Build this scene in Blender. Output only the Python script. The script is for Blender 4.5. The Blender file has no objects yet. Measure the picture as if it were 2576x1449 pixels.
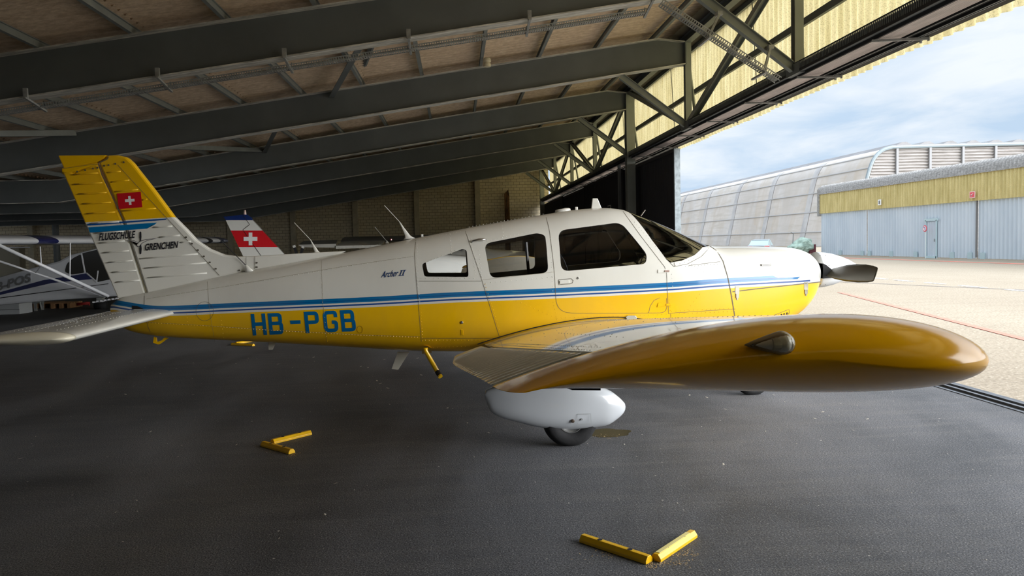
import bpy, bmesh, math, random
import numpy as np
from mathutils import Vector, Matrix, noise as mnoise
random.seed(7)
SC = bpy.context.scene
COL = SC.collection
# ------------------------------------------------------------------ camera
FPX, EYE = 1938.0, 1.5                      # focal length in pixels of the 2576 px wide frame, eye height
def _axes():
    y = np.array([(1147-1288)/FPX, -(614-724.5)/FPX, 1.0]); s = -.025
    t = -(s*y[0]+y[1]); z = np.array([s, 1, t]); y /= np.linalg.norm(y); z /= np.linalg.norm(z)
    x = np.cross(z, y)
    if x[0] < 0: x = -x
    return np.array([x, y, z]).T
CR = _axes()
cam_d = bpy.data.cameras.new('camera'); cam = bpy.data.objects.new('camera', cam_d); COL.objects.link(cam)
cam_d.sensor_width = 36; cam_d.lens = FPX/2576*36; cam_d.clip_end = 2000; cam_d.clip_start = .05
_m = Matrix.Identity(4)
for i in range(3):
    _m[i][0] = CR[0][i]; _m[i][1] = CR[1][i]; _m[i][2] = -CR[2][i]
_m[0][3], _m[1][3], _m[2][3] = 0, 0, EYE
cam.matrix_world = _m
SC.camera = cam
SC.view_settings.view_transform = 'Standard'; SC.view_settings.look = 'None'
SC.view_settings.exposure = 0.2; SC.view_settings.gamma = 1.0
# real-world points measured from the photograph on planes of known distance
def ray(px, py):
    c = np.array([(px-1288)/FPX, -(py-724.5)/FPX, 1.0]); return CR.T@c
def atY(px, py, Y): d = ray(px, py); r = d*Y/d[1]; return Vector((r[0], Y, r[2]+EYE))
def atX(px, py, X): d = ray(px, py); r = d*X/d[0]; return Vector((X, r[1], r[2]+EYE))
def atZ(px, py, Z=0.0): d = ray(px, py); r = d*(Z-EYE)/d[2]; return Vector((r[0], r[1], Z))
# ------------------------------------------------------------------ node helpers
class NT:
    def __init__(s, tree): s.t = tree; s.n = tree.nodes; s.l = tree.links
    def new(s, typ, **kw):
        n = s.n.new(typ)
        for k, v in kw.items():
            if hasattr(n, k): setattr(n, k, v)
        return n
    def val(s, sock, v):
        if isinstance(v, bpy.types.NodeSocket): s.l.new(v, sock)
        elif v is not None:
            if isinstance(v, (tuple, list)) and len(v) == 3 and sock.type == 'RGBA': v = (*v, 1)
            sock.default_value = v
    def math(s, op, a, b=None, c=None, clamp=False):
        n = s.n.new('ShaderNodeMath'); n.operation = op; n.use_clamp = clamp
        s.val(n.inputs[0], a)
        if b is not None: s.val(n.inputs[1], b)
        if c is not None: s.val(n.inputs[2], c)
        return n.outputs[0]
    def mix(s, f, a, b, mode='MIX'):
        n = s.n.new('ShaderNodeMix'); n.data_type = 'RGBA'; n.blend_type = mode
        s.val(n.inputs[0], f); s.val(n.inputs[6], a); s.val(n.inputs[7], b); return n.outputs[2]
    def ramp(s, f, stops, interp='LINEAR'):
        n = s.n.new('ShaderNodeValToRGB'); cr = n.color_ramp; cr.interpolation = interp
        while len(cr.elements) < len(stops): cr.elements.new(.5)
        for e, (p, c) in zip(cr.elements, stops):
            e.position = p; e.color = (*c, 1) if len(c) == 3 else c
        s.val(n.inputs[0], f); return n.outputs[0]
    def noise(s, vec, scale, detail=3, rough=.55, dist=0):
        n = s.n.new('ShaderNodeTexNoise'); s.val(n.inputs['Vector'], vec)
        n.inputs['Scale'].default_value = scale; n.inputs['Detail'].default_value = detail
        n.inputs['Roughness'].default_value = rough; n.inputs['Distortion'].default_value = dist
        return n.outputs[0]
    def mapping(s, vec, scale=(1, 1, 1), rot=(0, 0, 0)):
        n = s.n.new('ShaderNodeMapping'); s.val(n.inputs[0], vec)
        n.inputs['Scale'].default_value = scale; n.inputs['Rotation'].default_value = rot; return n.outputs[0]
def g3(v): return (v, v, v)
def rgb(r, g, b):                                # sRGB 0-255 to linear
    f = lambda c: (c/255/12.92) if c/255 <= .04045 else ((c/255+.055)/1.055)**2.4
    return (f(r), f(g), f(b))
# ------------------------------------------------------------------ world: bright overcast, plus an unseen glow added on the camera side to light the interior
W = bpy.data.worlds.new('overcast'); SC.world = W; W.use_nodes = True
w = NT(W.node_tree); w.n.clear()
tc = w.new('ShaderNodeTexCoord'); sep = w.new('ShaderNodeSeparateXYZ'); w.l.new(tc.outputs['Generated'], sep.inputs[0])
zz = sep.outputs[2]
base = w.ramp(w.math('MULTIPLY', zz, 1.0), [(0, rgb(205, 228, 246)), (.10, rgb(196, 222, 246)), (.22, rgb(210, 228, 246)), (.45, rgb(206, 222, 243)), (1, rgb(215, 228, 246))])
den = w.math('ADD', w.math('MAXIMUM', zz, 0.0), .10)
cmb = w.new('ShaderNodeCombineXYZ')
w.val(cmb.inputs[0], w.math('DIVIDE', sep.outputs[0], den)); w.val(cmb.inputs[1], w.math('DIVIDE', sep.outputs[1], den)); cmb.inputs[2].default_value = 0
cv = w.mapping(cmb.outputs[0], (1.0, .75, 1), (0, 0, .35))
n1 = w.noise(cv, 1.15, 6, .55, .4); n2 = w.noise(cv, .42, 3, .5, .2)
cl = w.math('ADD', w.math('MULTIPLY', n1, .6), w.math('MULTIPLY', n2, .4))
m1 = w.ramp(cl, [(.42, g3(0)), (.58, g3(1))])
sky = w.mix(m1, w.mix(w.ramp(zz, [(.0, g3(.8)), (.35, g3(.35))]), base, rgb(186, 208, 232)), rgb(236, 243, 250))
m2 = w.ramp(n2, [(.36, g3(.35)), (.5, g3(0))])
sky = w.mix(m2, sky, rgb(186, 207, 228))
lum = w.ramp(zz, [(.0, g3(.5)), (.35, g3(.5)), (.7, g3(.9)), (1, g3(1.0))])     # overcast zenith is brighter than the horizon
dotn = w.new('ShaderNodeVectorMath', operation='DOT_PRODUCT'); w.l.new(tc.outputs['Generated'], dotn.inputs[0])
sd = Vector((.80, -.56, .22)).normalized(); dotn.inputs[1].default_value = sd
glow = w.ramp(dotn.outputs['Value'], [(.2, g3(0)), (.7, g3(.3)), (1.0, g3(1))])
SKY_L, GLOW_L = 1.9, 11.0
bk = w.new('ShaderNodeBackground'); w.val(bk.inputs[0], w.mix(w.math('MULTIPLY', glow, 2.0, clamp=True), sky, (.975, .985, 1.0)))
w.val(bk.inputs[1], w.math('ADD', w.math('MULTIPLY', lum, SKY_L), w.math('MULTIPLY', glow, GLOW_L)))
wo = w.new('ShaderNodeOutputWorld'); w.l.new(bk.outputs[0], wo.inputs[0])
# ------------------------------------------------------------------ materials
MATS = {}
def mat(name, color, rough=.5, metal=0.0, var=0.0, vscale=3.0, bump=0.0, bscale=40.0, stretch=(1, 1, 1), color2=None, spec=.5, coat=0.0, emit=None):
    if name in MATS: return MATS[name]
    m = bpy.data.materials.new(name); m.use_nodes = True; t = NT(m.node_tree)
    b = t.n['Principled BSDF']; MATS[name] = m
    b.inputs['Roughness'].default_value = rough; b.inputs['Metallic'].default_value = metal
    b.inputs['Specular IOR Level'].default_value = spec; b.inputs['Coat Weight'].default_value = coat; b.inputs['Coat Roughness'].default_value = .03
    co = t.new('ShaderNodeTexCoord').outputs['Object']
    if var or color2:
        v = t.mapping(co, stretch); nz = t.noise(v, vscale, 5, .6)
        c2 = color2 or tuple(c*(1-var) for c in color)
        c1 = color if color2 else tuple(min(1, c*(1+var*.6)) for c in color)
        t.l.new(t.mix(t.ramp(nz, [(.35, g3(0)), (.65, g3(1))]), c2, c1), b.inputs['Base Color'])
    else: b.inputs['Base Color'].default_value = (*color, 1)
    if bump:
        bn = t.new('ShaderNodeBump'); bn.inputs['Strength'].default_value = min(1, bump); bn.inputs['Distance'].default_value = .01
        t.l.new(t.noise(t.mapping(co, stretch), bscale, 3), bn.inputs['Height']); t.l.new(bn.outputs[0], b.inputs['Normal'])
    if emit: b.inputs['Emission Color'].default_value = (*color, 1); b.inputs['Emission Strength'].default_value = emit
    return m
# ------------------------------------------------------------------ mesh helpers
class MB:
    def __init__(s): s.v = []; s.f = []; s.mi = []; s.cur = 0
    def add(s, vs, fs):
        o = len(s.v); s.v += [tuple(p) for p in vs]; s.f += [tuple(i+o for i in f) for f in fs]; s.mi += [s.cur]*len(fs); return s
    def box(s, c, d, rot=None):
        c = Vector(c); h = Vector(d)/2; vs = []
        for x in (-1, 1):
            for y in (-1, 1):
                for z in (-1, 1):
                    p = Vector((x*h.x, y*h.y, z*h.z)); vs.append(c+(rot@p if rot else p))
        return s.add(vs, [(0, 1, 3, 2), (4, 6, 7, 5), (0, 4, 5, 1), (2, 3, 7, 6), (0, 2, 6, 4), (1, 5, 7, 3)])
    def frame(s, p0, p1, up=(0, 0, 1)):
        d = (Vector(p1)-Vector(p0)).normalized(); u = Vector(up)
        if abs(d.dot(u)) > .98: u = Vector((1, 0, 0))
        sx = d.cross(u).normalized(); return d, sx, sx.cross(d).normalized()
    def sweep(s, prof, p0, p1, up=(0, 0, 1), cap=True):
        d, sx, u = s.frame(p0, p1, up); n = len(prof)
        vs = [Vector(p)+sx*a+u*b for p in (p0, p1) for a, b in prof]
        fs = [(i, (i+1) % n, n+(i+1) % n, n+i) for i in range(n)]
        if cap: fs += [tuple(range(n))[::-1], tuple(range(n, 2*n))]
        return s.add(vs, fs)
    def bar(s, p0, p1, w_, h, up=(0, 0, 1)): return s.sweep([(-w_/2, -h/2), (w_/2, -h/2), (w_/2, h/2), (-w_/2, h/2)], p0, p1, up)
    def ibeam(s, p0, p1, w_, h, t=.012, up=(0, 0, 1)):
        s.sweep([(-w_/2, -h/2), (w_/2, -h/2), (w_/2, -h/2+t), (-w_/2, -h/2+t)], p0, p1, up)
        s.sweep([(-w_/2, h/2-t), (w_/2, h/2-t), (w_/2, h/2), (-w_/2, h/2)], p0, p1, up)
        return s.sweep([(-t/2, -h/2+t), (t/2, -h/2+t), (t/2, h/2-t), (-t/2, h/2-t)], p0, p1, up)
    def angle(s, p0, p1, a, t=.01, up=(0, 0, 1)): return s.sweep([(-a/2, -a/2), (a/2, -a/2), (a/2, -a/2+t), (-a/2+t, -a/2+t), (-a/2+t, a/2), (-a/2, a/2)], p0, p1, up)
    def tube(s, pts, r, seg=10, cap=True):
        pts = [Vector(p) for p in pts]; n = len(pts); rs = r if isinstance(r, (list, tuple)) else [r]*n
        rings = []; pu = None
        for i, p in enumerate(pts):
            d = (pts[min(i+1, n-1)]-pts[max(i-1, 0)]).normalized()
            if pu is None:
                pu = Vector((0, 0, 1)) if abs(d.z) < .9 else Vector((1, 0, 0))
            sx = d.cross(pu).normalized(); pu = sx.cross(d).normalized()
            rings.append([p+(sx*math.cos(2*math.pi*k/seg)+pu*math.sin(2*math.pi*k/seg))*rs[i] for k in range(seg)])
        return s.loft(rings, cap)
    def loft(s, rings, cap=True, closed=True):
        n = len(rings[0]); vs = [p for r in rings for p in r]; fs = []
        for i in range(len(rings)-1):
            for k in range(n if closed else n-1):
                a = i*n+k; b = i*n+(k+1) % n; fs.append((a, b, b+n, a+n))
        if cap and closed: fs += [tuple(range(n))[::-1], tuple(range((len(rings)-1)*n, len(rings)*n))]
        return s.add(vs, fs)
    def lathe(s, c, axis, prof, seg=32):         # prof: (along, radius)
        ax = Vector(axis).normalized(); u = Vector((0, 0, 1)) if abs(ax.z) < .9 else Vector((1, 0, 0))
        sx = ax.cross(u).normalized(); u = sx.cross(ax)
        return s.loft([[Vector(c)+ax*a+(sx*math.cos(2*math.pi*k/seg)+u*math.sin(2*math.pi*k/seg))*max(r, 1e-4) for k in range(seg)] for a, r in prof])
    def prism(s, poly, fn, lo, hi):              # poly in 2D, fn(a, b, depth) -> 3D
        n = len(poly); vs = [fn(a, b, lo) for a, b in poly]+[fn(a, b, hi) for a, b in poly]
        return s.add(vs, [(i, (i+1) % n, n+(i+1) % n, n+i) for i in range(n)]+[tuple(range(n))[::-1], tuple(range(n, 2*n))])
    def quad(s, a, b, c, d): return s.add([a, b, c, d], [(0, 1, 2, 3)])
    def build(s, name, m, parent=None, smooth=False, bevel=0, autosmooth=None, kind=None, fix=True):
        org = Vector((0, 0, 0)); p = parent
        while p is not None: org += Vector(p.location); p = p.parent
        me = bpy.data.meshes.new(name); me.from_pydata([Vector(v)-org for v in s.v], [], s.f); me.update()
        ms = m if isinstance(m, (list, tuple)) else [m]
        for k in ms: me.materials.append(k)
        if len(ms) > 1: me.polygons.foreach_set('material_index', s.mi)
        if fix:
            bm = bmesh.new(); bm.from_mesh(me); bmesh.ops.recalc_face_normals(bm, faces=bm.faces); bm.to_mesh(me); bm.free()
        if smooth or autosmooth:
            me.polygons.foreach_set('use_smooth', [True]*len(me.polygons))
            if autosmooth: me.set_sharp_from_angle(angle=math.radians(autosmooth))
        o = bpy.data.objects.new(name, me); COL.objects.link(o)
        if parent: o.parent = parent
        if bevel:
            b = o.modifiers.new('bevel', 'BEVEL'); b.width = bevel; b.segments = 2; b.limit_method = 'ANGLE'
        if kind: o['kind'] = kind
        return o
def tag(o, label, cat, group=None, kind=None):
    if label: o['label'] = label
    if cat: o['category'] = cat
    if group: o['group'] = group
    if kind: o['kind'] = kind
    return o
def empty(name, loc, label, cat, group=None, kind=None):
    o = bpy.data.objects.new(name, None); COL.objects.link(o); o.location = loc; o.empty_display_size = .1
    return tag(o, label, cat, group, kind)
def copy_tree(o, dloc, label=None, group=None):
    r = o.copy(); COL.objects.link(r); r.location = Vector(o.location)+Vector(dloc)
    if label: r['label'] = label
    if group: r['group'] = group
    def rec(src, dst):
        for ch in list(src.children):
            c = ch.copy(); COL.objects.link(c); c.parent = dst; rec(ch, c)
    rec(o, r); return r
def pchip(xs, ys):
    xs = np.array(xs, float); ys = np.array(ys, float); h = np.diff(xs); dl = np.diff(ys)/h; m = np.zeros(len(xs))
    for i in range(1, len(xs)-1):
        if dl[i-1]*dl[i] > 0:
            w1 = 2*h[i]+h[i-1]; w2 = h[i]+2*h[i-1]; m[i] = (w1+w2)/(w1/dl[i-1]+w2/dl[i])
    m[0] = dl[0]; m[-1] = dl[-1]
    def f(x):
        x = min(max(x, xs[0]), xs[-1]); i = min(max(int(np.searchsorted(xs, x))-1, 0), len(h)-1); t = (x-xs[i])/h[i]
        return float((1+2*t)*(1-t)**2*ys[i]+t*(1-t)**2*h[i]*m[i]+t*t*(3-2*t)*ys[i+1]+t*t*(t-1)*h[i]*m[i+1])
    return f
# ------------------------------------------------------------------ materials of the place
def floor_mat():
    m = bpy.data.materials.new('old_asphalt'); m.use_nodes = True; t = NT(m.node_tree); b = t.n['Principled BSDF']
    co = t.new('ShaderNodeTexCoord').outputs['Object']
    big = t.noise(t.mapping(co, (1, .45, 1), (0, 0, .25)), .8, 5, .6, .6); fine = t.noise(co, 110, 2, .7); sp = t.noise(co, 30, 2, .5)
    streak = t.noise(t.mapping(co, (.6, 4, 1), (0, 0, -.2)), 1.6, 4, .6, .5)
    c = t.mix(t.ramp(big, [(.35, g3(0)), (.68, g3(1))]), rgb(66, 67, 70), rgb(104, 105, 109))
    c = t.mix(t.math('MULTIPLY', t.ramp(streak, [(.45, g3(0)), (.7, g3(1))]), .35), c, rgb(112, 110, 108))
    c = t.mix(t.ramp(fine, [(.38, g3(.62)), (.52, g3(0))]), c, rgb(28, 28, 30))
    c = t.mix(t.ramp(fine, [(.58, g3(0)), (.74, g3(.55))]), c, rgb(190, 188, 182))
    vo = t.new('ShaderNodeTexVoronoi'); t.l.new(co, vo.inputs['Vector']); vo.inputs['Scale'].default_value = 5.5
    c = t.mix(t.ramp(vo.outputs['Distance'], [(.025, g3(.8)), (.04, g3(0))], 'LINEAR'), c, rgb(205, 200, 190))
    t.l.new(c, b.inputs['Base Color'])
    t.l.new(t.ramp(big, [(.3, g3(.58)), (.7, g3(.78))]), b.inputs['Roughness']); b.inputs['Specular IOR Level'].default_value = .45
    bn = t.new('ShaderNodeBump'); bn.inputs['Strength'].default_value = .5; bn.inputs['Distance'].default_value = .006
    t.l.new(t.math('ADD', fine, t.math('MULTIPLY', sp, .6)), bn.inputs['Height']); t.l.new(bn.outputs[0], b.inputs['Normal'])
    return m
def apron_mat():
    m = bpy.data.materials.new('beige_apron'); m.use_nodes = True; t = NT(m.node_tree); b = t.n['Principled BSDF']
    co = t.new('ShaderNodeTexCoord').outputs['Object']
    big = t.noise(t.mapping(co, (1, .5, 1)), .12, 4, .6); fine = t.noise(co, 26, 3, .7); mid = t.noise(t.mapping(co, (.5, 3, 1)), .9, 4, .6)
    c = t.mix(t.ramp(big, [(.35, g3(0)), (.65, g3(1))]), rgb(150, 139, 122), rgb(162, 151, 134))
    c = t.mix(t.ramp(mid, [(.5, g3(0)), (.72, g3(.4))]), c, rgb(134, 124, 108))
    c = t.mix(t.ramp(fine, [(.34, g3(.55)), (.5, g3(0))]), c, rgb(100, 92, 80))
    c = t.mix(t.ramp(fine, [(.55, g3(0)), (.7, g3(.5))]), c, rgb(206, 198, 184))
    t.l.new(c, b.inputs['Base Color']); b.inputs['Roughness'].default_value = .9; b.inputs['Specular IOR Level'].default_value = .2
    return m
def roofsheet_mat():
    m = bpy.data.materials.new('fibre_cement_sheet'); m.use_nodes = True; t = NT(m.node_tree); b = t.n['Principled BSDF']
    co = t.new('ShaderNodeTexCoord').outputs['Object']
    n = t.noise(t.mapping(co, (1, 4, 1)), 9, 5, .7); s = t.noise(t.mapping(co, (1, 1.5, 1)), .7, 3, .5)
    c = t.mix(t.ramp(n, [(.3, g3(0)), (.7, g3(1))]), rgb(188, 164, 136), rgb(240, 220, 194))
    c = t.mix(t.ramp(s, [(.4, g3(0)), (.7, g3(.4))]), c, rgb(196, 172, 146))
    t.l.new(c, b.inputs['Base Color']); b.inputs['Roughness'].default_value = .95
    return m
def fascia_mat(name, c1, c2, transl):
    m = bpy.data.materials.new(name); m.use_nodes = True; t = NT(m.node_tree); b = t.n['Principled BSDF']
    co = t.new('ShaderNodeTexCoord').outputs['Object']
    n = t.noise(t.mapping(co, (1, 2.2, .35)), 2.0, 5, .65); f = t.noise(co, 60, 2, .7)
    c = t.mix(t.ramp(n, [(.35, g3(0)), (.68, g3(1))]), c2, c1)
    c = t.mix(t.ramp(f, [(.36, g3(.45)), (.5, g3(0))]), c, tuple(x*.45 for x in c2))
    t.l.new(c, b.inputs['Base Color']); b.inputs['Roughness'].default_value = .7
    if transl:
        tr = t.new('ShaderNodeBsdfTranslucent'); t.l.new(c, tr.inputs[0]); mx = t.new('ShaderNodeMixShader'); mx.inputs[0].default_value = transl
        t.l.new(b.outputs[0], mx.inputs[1]); t.l.new(tr.outputs[0], mx.inputs[2]); t.l.new(mx.outputs[0], t.n['Material Output'].inputs[0])
    return m
def block_mat():
    m = bpy.data.materials.new('concrete_block_wall'); m.use_nodes = True; t = NT(m.node_tree); b = t.n['Principled BSDF']
    co = t.new('ShaderNodeTexCoord').outputs['Object']
    sx = t.new('ShaderNodeSeparateXYZ'); t.l.new(co, sx.inputs[0]); cb = t.new('ShaderNodeCombineXYZ')
    t.l.new(sx.outputs[0], cb.inputs[0]); t.l.new(sx.outputs[2], cb.inputs[1])
    br = t.new('ShaderNodeTexBrick'); t.l.new(cb.outputs[0], br.inputs['Vector'])
    br.inputs['Scale'].default_value = 1; br.inputs['Brick Width'].default_value = .30; br.inputs['Row Height'].default_value = .152
    br.inputs['Mortar Size'].default_value = .010; br.inputs['Mortar Smooth'].default_value = .2; br.inputs['Bias'].default_value = 0
    br.inputs['Color1'].default_value = (*rgb(228, 217, 190), 1); br.inputs['Color2'].default_value = (*rgb(212, 200, 172), 1); br.inputs['Mortar'].default_value = (*rgb(124, 114, 94), 1)
    n = t.noise(co, 1.3, 4, .6); c = t.mix(t.math('MULTIPLY', n, .5), br.outputs[0], rgb(176, 165, 140))
    t.l.new(c, b.inputs['Base Color']); b.inputs['Roughness'].default_value = .9
    return m
M_floor = floor_mat(); M_apron = apron_mat(); M_sheet = roofsheet_mat(); M_block = block_mat()
M_fasc = fascia_mat('translucent_yellow_sheet', rgb(228, 217, 172), rgb(200, 186, 136), .48)
M_steel = mat('painted_steel', rgb(108, 113, 114), .55, var=.12, vscale=1.2, spec=.4)
M_steel2 = mat('painted_steel_truss', rgb(140, 145, 138), .5, var=.12, vscale=2)
M_flange = mat('worn_flange', rgb(230, 228, 220), .7, color2=rgb(158, 157, 152), vscale=5, stretch=(.6, 6, 1))
M_galv = mat('galvanised_steel', rgb(170, 174, 174), .45, .6, var=.25, vscale=14)
M_galvd = mat('dull_galvanised_tray', rgb(160, 162, 160), .6, .2, var=.25, vscale=9)
M_black = mat('black_door_sheet', rgb(44, 43, 46), .75, var=.2, vscale=1)
M_conc = mat('concrete_pillar', rgb(190, 182, 160), .9, var=.2, vscale=2)
M_rail = mat('rail_steel', rgb(120, 122, 126), .4, .7, var=.3, vscale=5)
M_dark = mat('plain_dark', rgb(30, 30, 32), .8)  # even dark finish shared by tracks, gaps and black parts
# ------------------------------------------------------------------ floor, apron, walls
def grid(mb, x0, x1, y0, y1, z=0): mb.quad((x0, y0, z), (x1, y0, z), (x1, y1, z), (x0, y1, z))
mb = MB(); grid(mb, -27, 4.62, -26, 41.2); tag(mb.build('floor', M_floor), 'dark asphalt hangar floor', 'floor', kind='structure')
mb = MB(); grid(mb, 4.88, 400, -90, 700, -.004); grid(mb, -80, 4.88, -90, -26.0, -.004)
tag(mb.build('floor_apron', M_apron), 'pale beige airfield apron outside', 'ground', kind='structure')
mb = MB()                                        # door rail: two steel rails in a dark channel
mb.box((4.75, 5, -.01), (.26, 72, .02)); r1 = mb.build('trim_1', M_dark); tag(r1, 'dark door channel in floor', 'rail', kind='structure')
mb = MB(); mb.box((4.70, 5, .008), (.035, 72, .02)); mb.box((4.80, 5, .008), (.045, 72, .024)); mb.box((4.885, 5, .0), (.03, 72, .012)); mb.box((4.615, 5, .0), (.03, 72, .012))
mb.build('rail', M_rail, r1)
XK = 4.5-(4.88-2.78)/.147
XE = 4.55                                        # beams end here, at the door truss
def zb(x): return max(4.88+.147*(x-4.5), 2.78)              # underside of the roof beams
BY = [10.1, 14.95, 20.0, 25.05, 30.05, 35.2]
ROOFX0 = -26.5
def roofz(x): return zb(x)+.54+.13
mb = MB(); mb.add([(ROOFX0, 41, 0), (5.0, 41, 0), (5.0, 41, roofz(5)), (XK, 41, roofz(XK)), (ROOFX0, 41, roofz(ROOFX0))], [(0, 1, 2, 3, 4)])
tag(mb.build('wall_back', M_block), 'concrete block wall across the far end', 'wall', kind='structure')
mb = MB(); mb.add([(ROOFX0, -26, 0), (4.9, -26, 0), (4.9, -26, roofz(4.9)), (XK, -26, roofz(XK)), (ROOFX0, -26, roofz(ROOFX0))], [(0, 1, 2, 3, 4)])
tag(mb.build('wall_front', M_block), 'concrete block wall behind the camera', 'wall', kind='structure')
mb = MB(); mb.box((ROOFX0, 7.5, 1.0), (.2, 67, 2.2)); tag(mb.build('wall_left', M_conc), None, None, kind='structure')
for k, x in enumerate([-24.9, -21.5, -18.2, -14.9, -11.6, -8.4, -5.2, -2.0, 1.2]):
    mb = MB(); zt = zb(x)+.5; mb.box((x, 40.88, zt/2), (.28, .24, zt)); mb.build('trim_%d' % (k+2), M_conc, kind='structure', bevel=.01)
# ceiling: corrugated sheets, one overlapping run per two purlins
PX = [5.07-1.125*k for k in range(28)]
mb = MB(); NW = int(68/.177)*6; ys = np.linspace(-26.5, 41.2, NW)
for k in range(0, 28, 2):
    xa = PX[k]+(.22 if k == 0 else .06); xb = PX[k]-2.25-.10
    for j in range(2):
        pass
    vs = []
    for x, dz in ((xa, .0), (xb, .022)):
        for y in ys: vs.append((x, y, roofz(x)+dz+.03+.026*math.sin(2*math.pi*y/.177)))
    n = len(ys); mb.add(vs, [(i, i+1, n+i+1, n+i) for i in range(n-1)])
tag(mb.build('ceiling', M_sheet, smooth=True, fix=False), 'brown corrugated fibre cement roof sheets', 'ceiling', kind='structure')
# ------------------------------------------------------------------ roof beams
ORD = ['nearest the camera, with the cable tray under it', 'second from the camera', 'third from the camera', 'fourth from the camera', 'fifth from the camera', 'farthest, close to the block wall']
allY = [-25, -20, -15, -10, -5.0, 0.1, 5.05]+BY
for i, y in enumerate(allY):
    x0, x1 = ROOFX0, XE
    lab = 'deep dark grey steel roof beam, '+ORD[i-7] if i >= 7 else 'deep dark grey steel roof beam behind and above the camera'
    e = empty('roof_beam', (x1, y, zb(x1)), lab, 'roof beam', 'sloping steel roof beams')
    mb = MB(); kx = 4.0
    prof = [(x0, zb(x0)), (XK, zb(XK)), (x1, zb(x1)), (x1, zb(x1)+.40), (kx, zb(kx)+.54), (XK, zb(XK)+.54), (x0, zb(x0)+.54)]
    mb.prism(prof, lambda a, b, d: Vector((a, y+d, b)), -.007, .007); mb.build('web', M_steel, e)
    mb = MB(); mb.prism([(x0, zb(x0)-.016), (XK, zb(XK)-.016), (x1, zb(x1)-.016), (x1, zb(x1)), (XK, zb(XK)), (x0, zb(x0))], lambda a, b, d: Vector((a, y+d, b)), -.11, .11); mb.build('flange', M_flange, e)
    mb = MB(); mb.prism([(x0, zb(x0)+.54), (XK, zb(XK)+.54), (kx, zb(kx)+.54), (x1, zb(x1)+.40), (x1, zb(x1)+.416), (kx, zb(kx)+.556), (XK, zb(XK)+.556), (x0, zb(x0)+.556)], lambda a, b, d: Vector((a, y+d, b)), -.11, .11); mb.build('flange', M_flange, e)
    mb = MB(); mb.box((XE-.01, y, zb(XE)+.2), (.02, .22, .44)); mb.build('end_plate', M_steel, e)
# purlins
M_purl = mat('purlin_steel', rgb(136, 141, 138), .5, var=.15, vscale=3)
p0 = None
ORDW = 'zeroth first second third fourth fifth sixth seventh eighth ninth tenth eleventh twelfth thirteenth fourteenth fifteenth sixteenth seventeenth eighteenth nineteenth twentieth twenty-first twenty-second twenty-third twenty-fourth twenty-fifth twenty-sixth twenty-seventh'.split()
for k, x in enumerate(PX[:22]):
    z = zb(x)+.556
    if p0 is None or k == 1:
        mb = MB(); mb.ibeam((x, -26.3, z+.05), (x, 41, z+.05), .055, .1, .008)
        o = mb.build('purlin', M_purl); tag(o, None, 'purlin', 'steel purlins under the roof sheets'); p0 = o if k == 1 else p0
    else:
        o = p0.copy(); COL.objects.link(o); o.location = (x-PX[1], 0, z-(zb(PX[1])+.556))
    nm = 'grey steel purlin at the roof edge above the door truss' if k == 0 else '%s grey steel purlin counted from the door truss, under the roof sheets' % ORDW[k]
    o['label'] = nm; o['group'] = 'steel purlins under the roof sheets'; o['category'] = 'purlin'
# ------------------------------------------------------------------ door truss with knee braces
TX = 4.6; ZB_, ZT_ = 3.70, 5.30
tr = empty('door_truss', (TX, 10.1, ZB_), 'long grey steel truss carrying the roof edge above the open hangar door', 'truss')
mb = MB(); mb.ibeam((TX, -26, ZB_), (TX, 40.8, ZB_), .12, .10, .01); mb.build('bottom_chord', M_steel, tr)
mb = MB(); mb.ibeam((TX, -26, ZT_+.06), (TX, 40.8, ZT_+.06), .14, .14, .012); mb.build('top_chord', M_steel, tr)
TY = [-25, -20, -15, -10, -5, 0.1, 5.05]+BY+[40.6]
for i, y in enumerate(TY):
    wide = y in (20.0, 40.6)
    mb = MB(); mb.ibeam((TX, y, 0 if wide else ZB_+.04), (TX, y, ZT_), .22 if wide else .12, .24 if wide else .12, .012, up=(0, 1, 0)); mb.build('column' if wide else 'upright', M_steel2, tr)
    mb = MB(); mb.bar((TX+.06, y+.22, ZT_-.05), (TX+.38, y+.62, ZB_), .05, .05); mb.build('hanger', M_steel2, tr)
low = [-25, -15, -5, 5.05, 14.95, 25.05, 35.2]
for y in low:
    i = TY.index(y)
    for j in (i-1, i+1):
        if 0 <= j < len(TY):
            s_ = 1 if TY[j] > y else -1
            mb = MB(); mb.ibeam((TX, y+.12*s_, ZB_+.05), (TX, TY[j]-.10*s_, ZT_), .10, .11, .01, up=(1, 0, 0)); mb.build('diagonal', M_steel2, tr)
for y in TY[:-1]:
    if y == 20.0: pass
    mb = MB(); mb.ibeam((3.28, y, zb(3.28)-.03), (TX-.05, y, ZB_+.02), .09, .12, .009); mb.build('knee_brace', M_steel2, tr)
mb = MB(); mb.box((TX, 14.95, ZB_), (.14, .5, .16)); mb.build('gusset', M_steel, tr)
mb = MB(); mb.box((TX, 10.1, ZB_), (.14, .4, .14)); mb.build('gusset', M_steel, tr)
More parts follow.
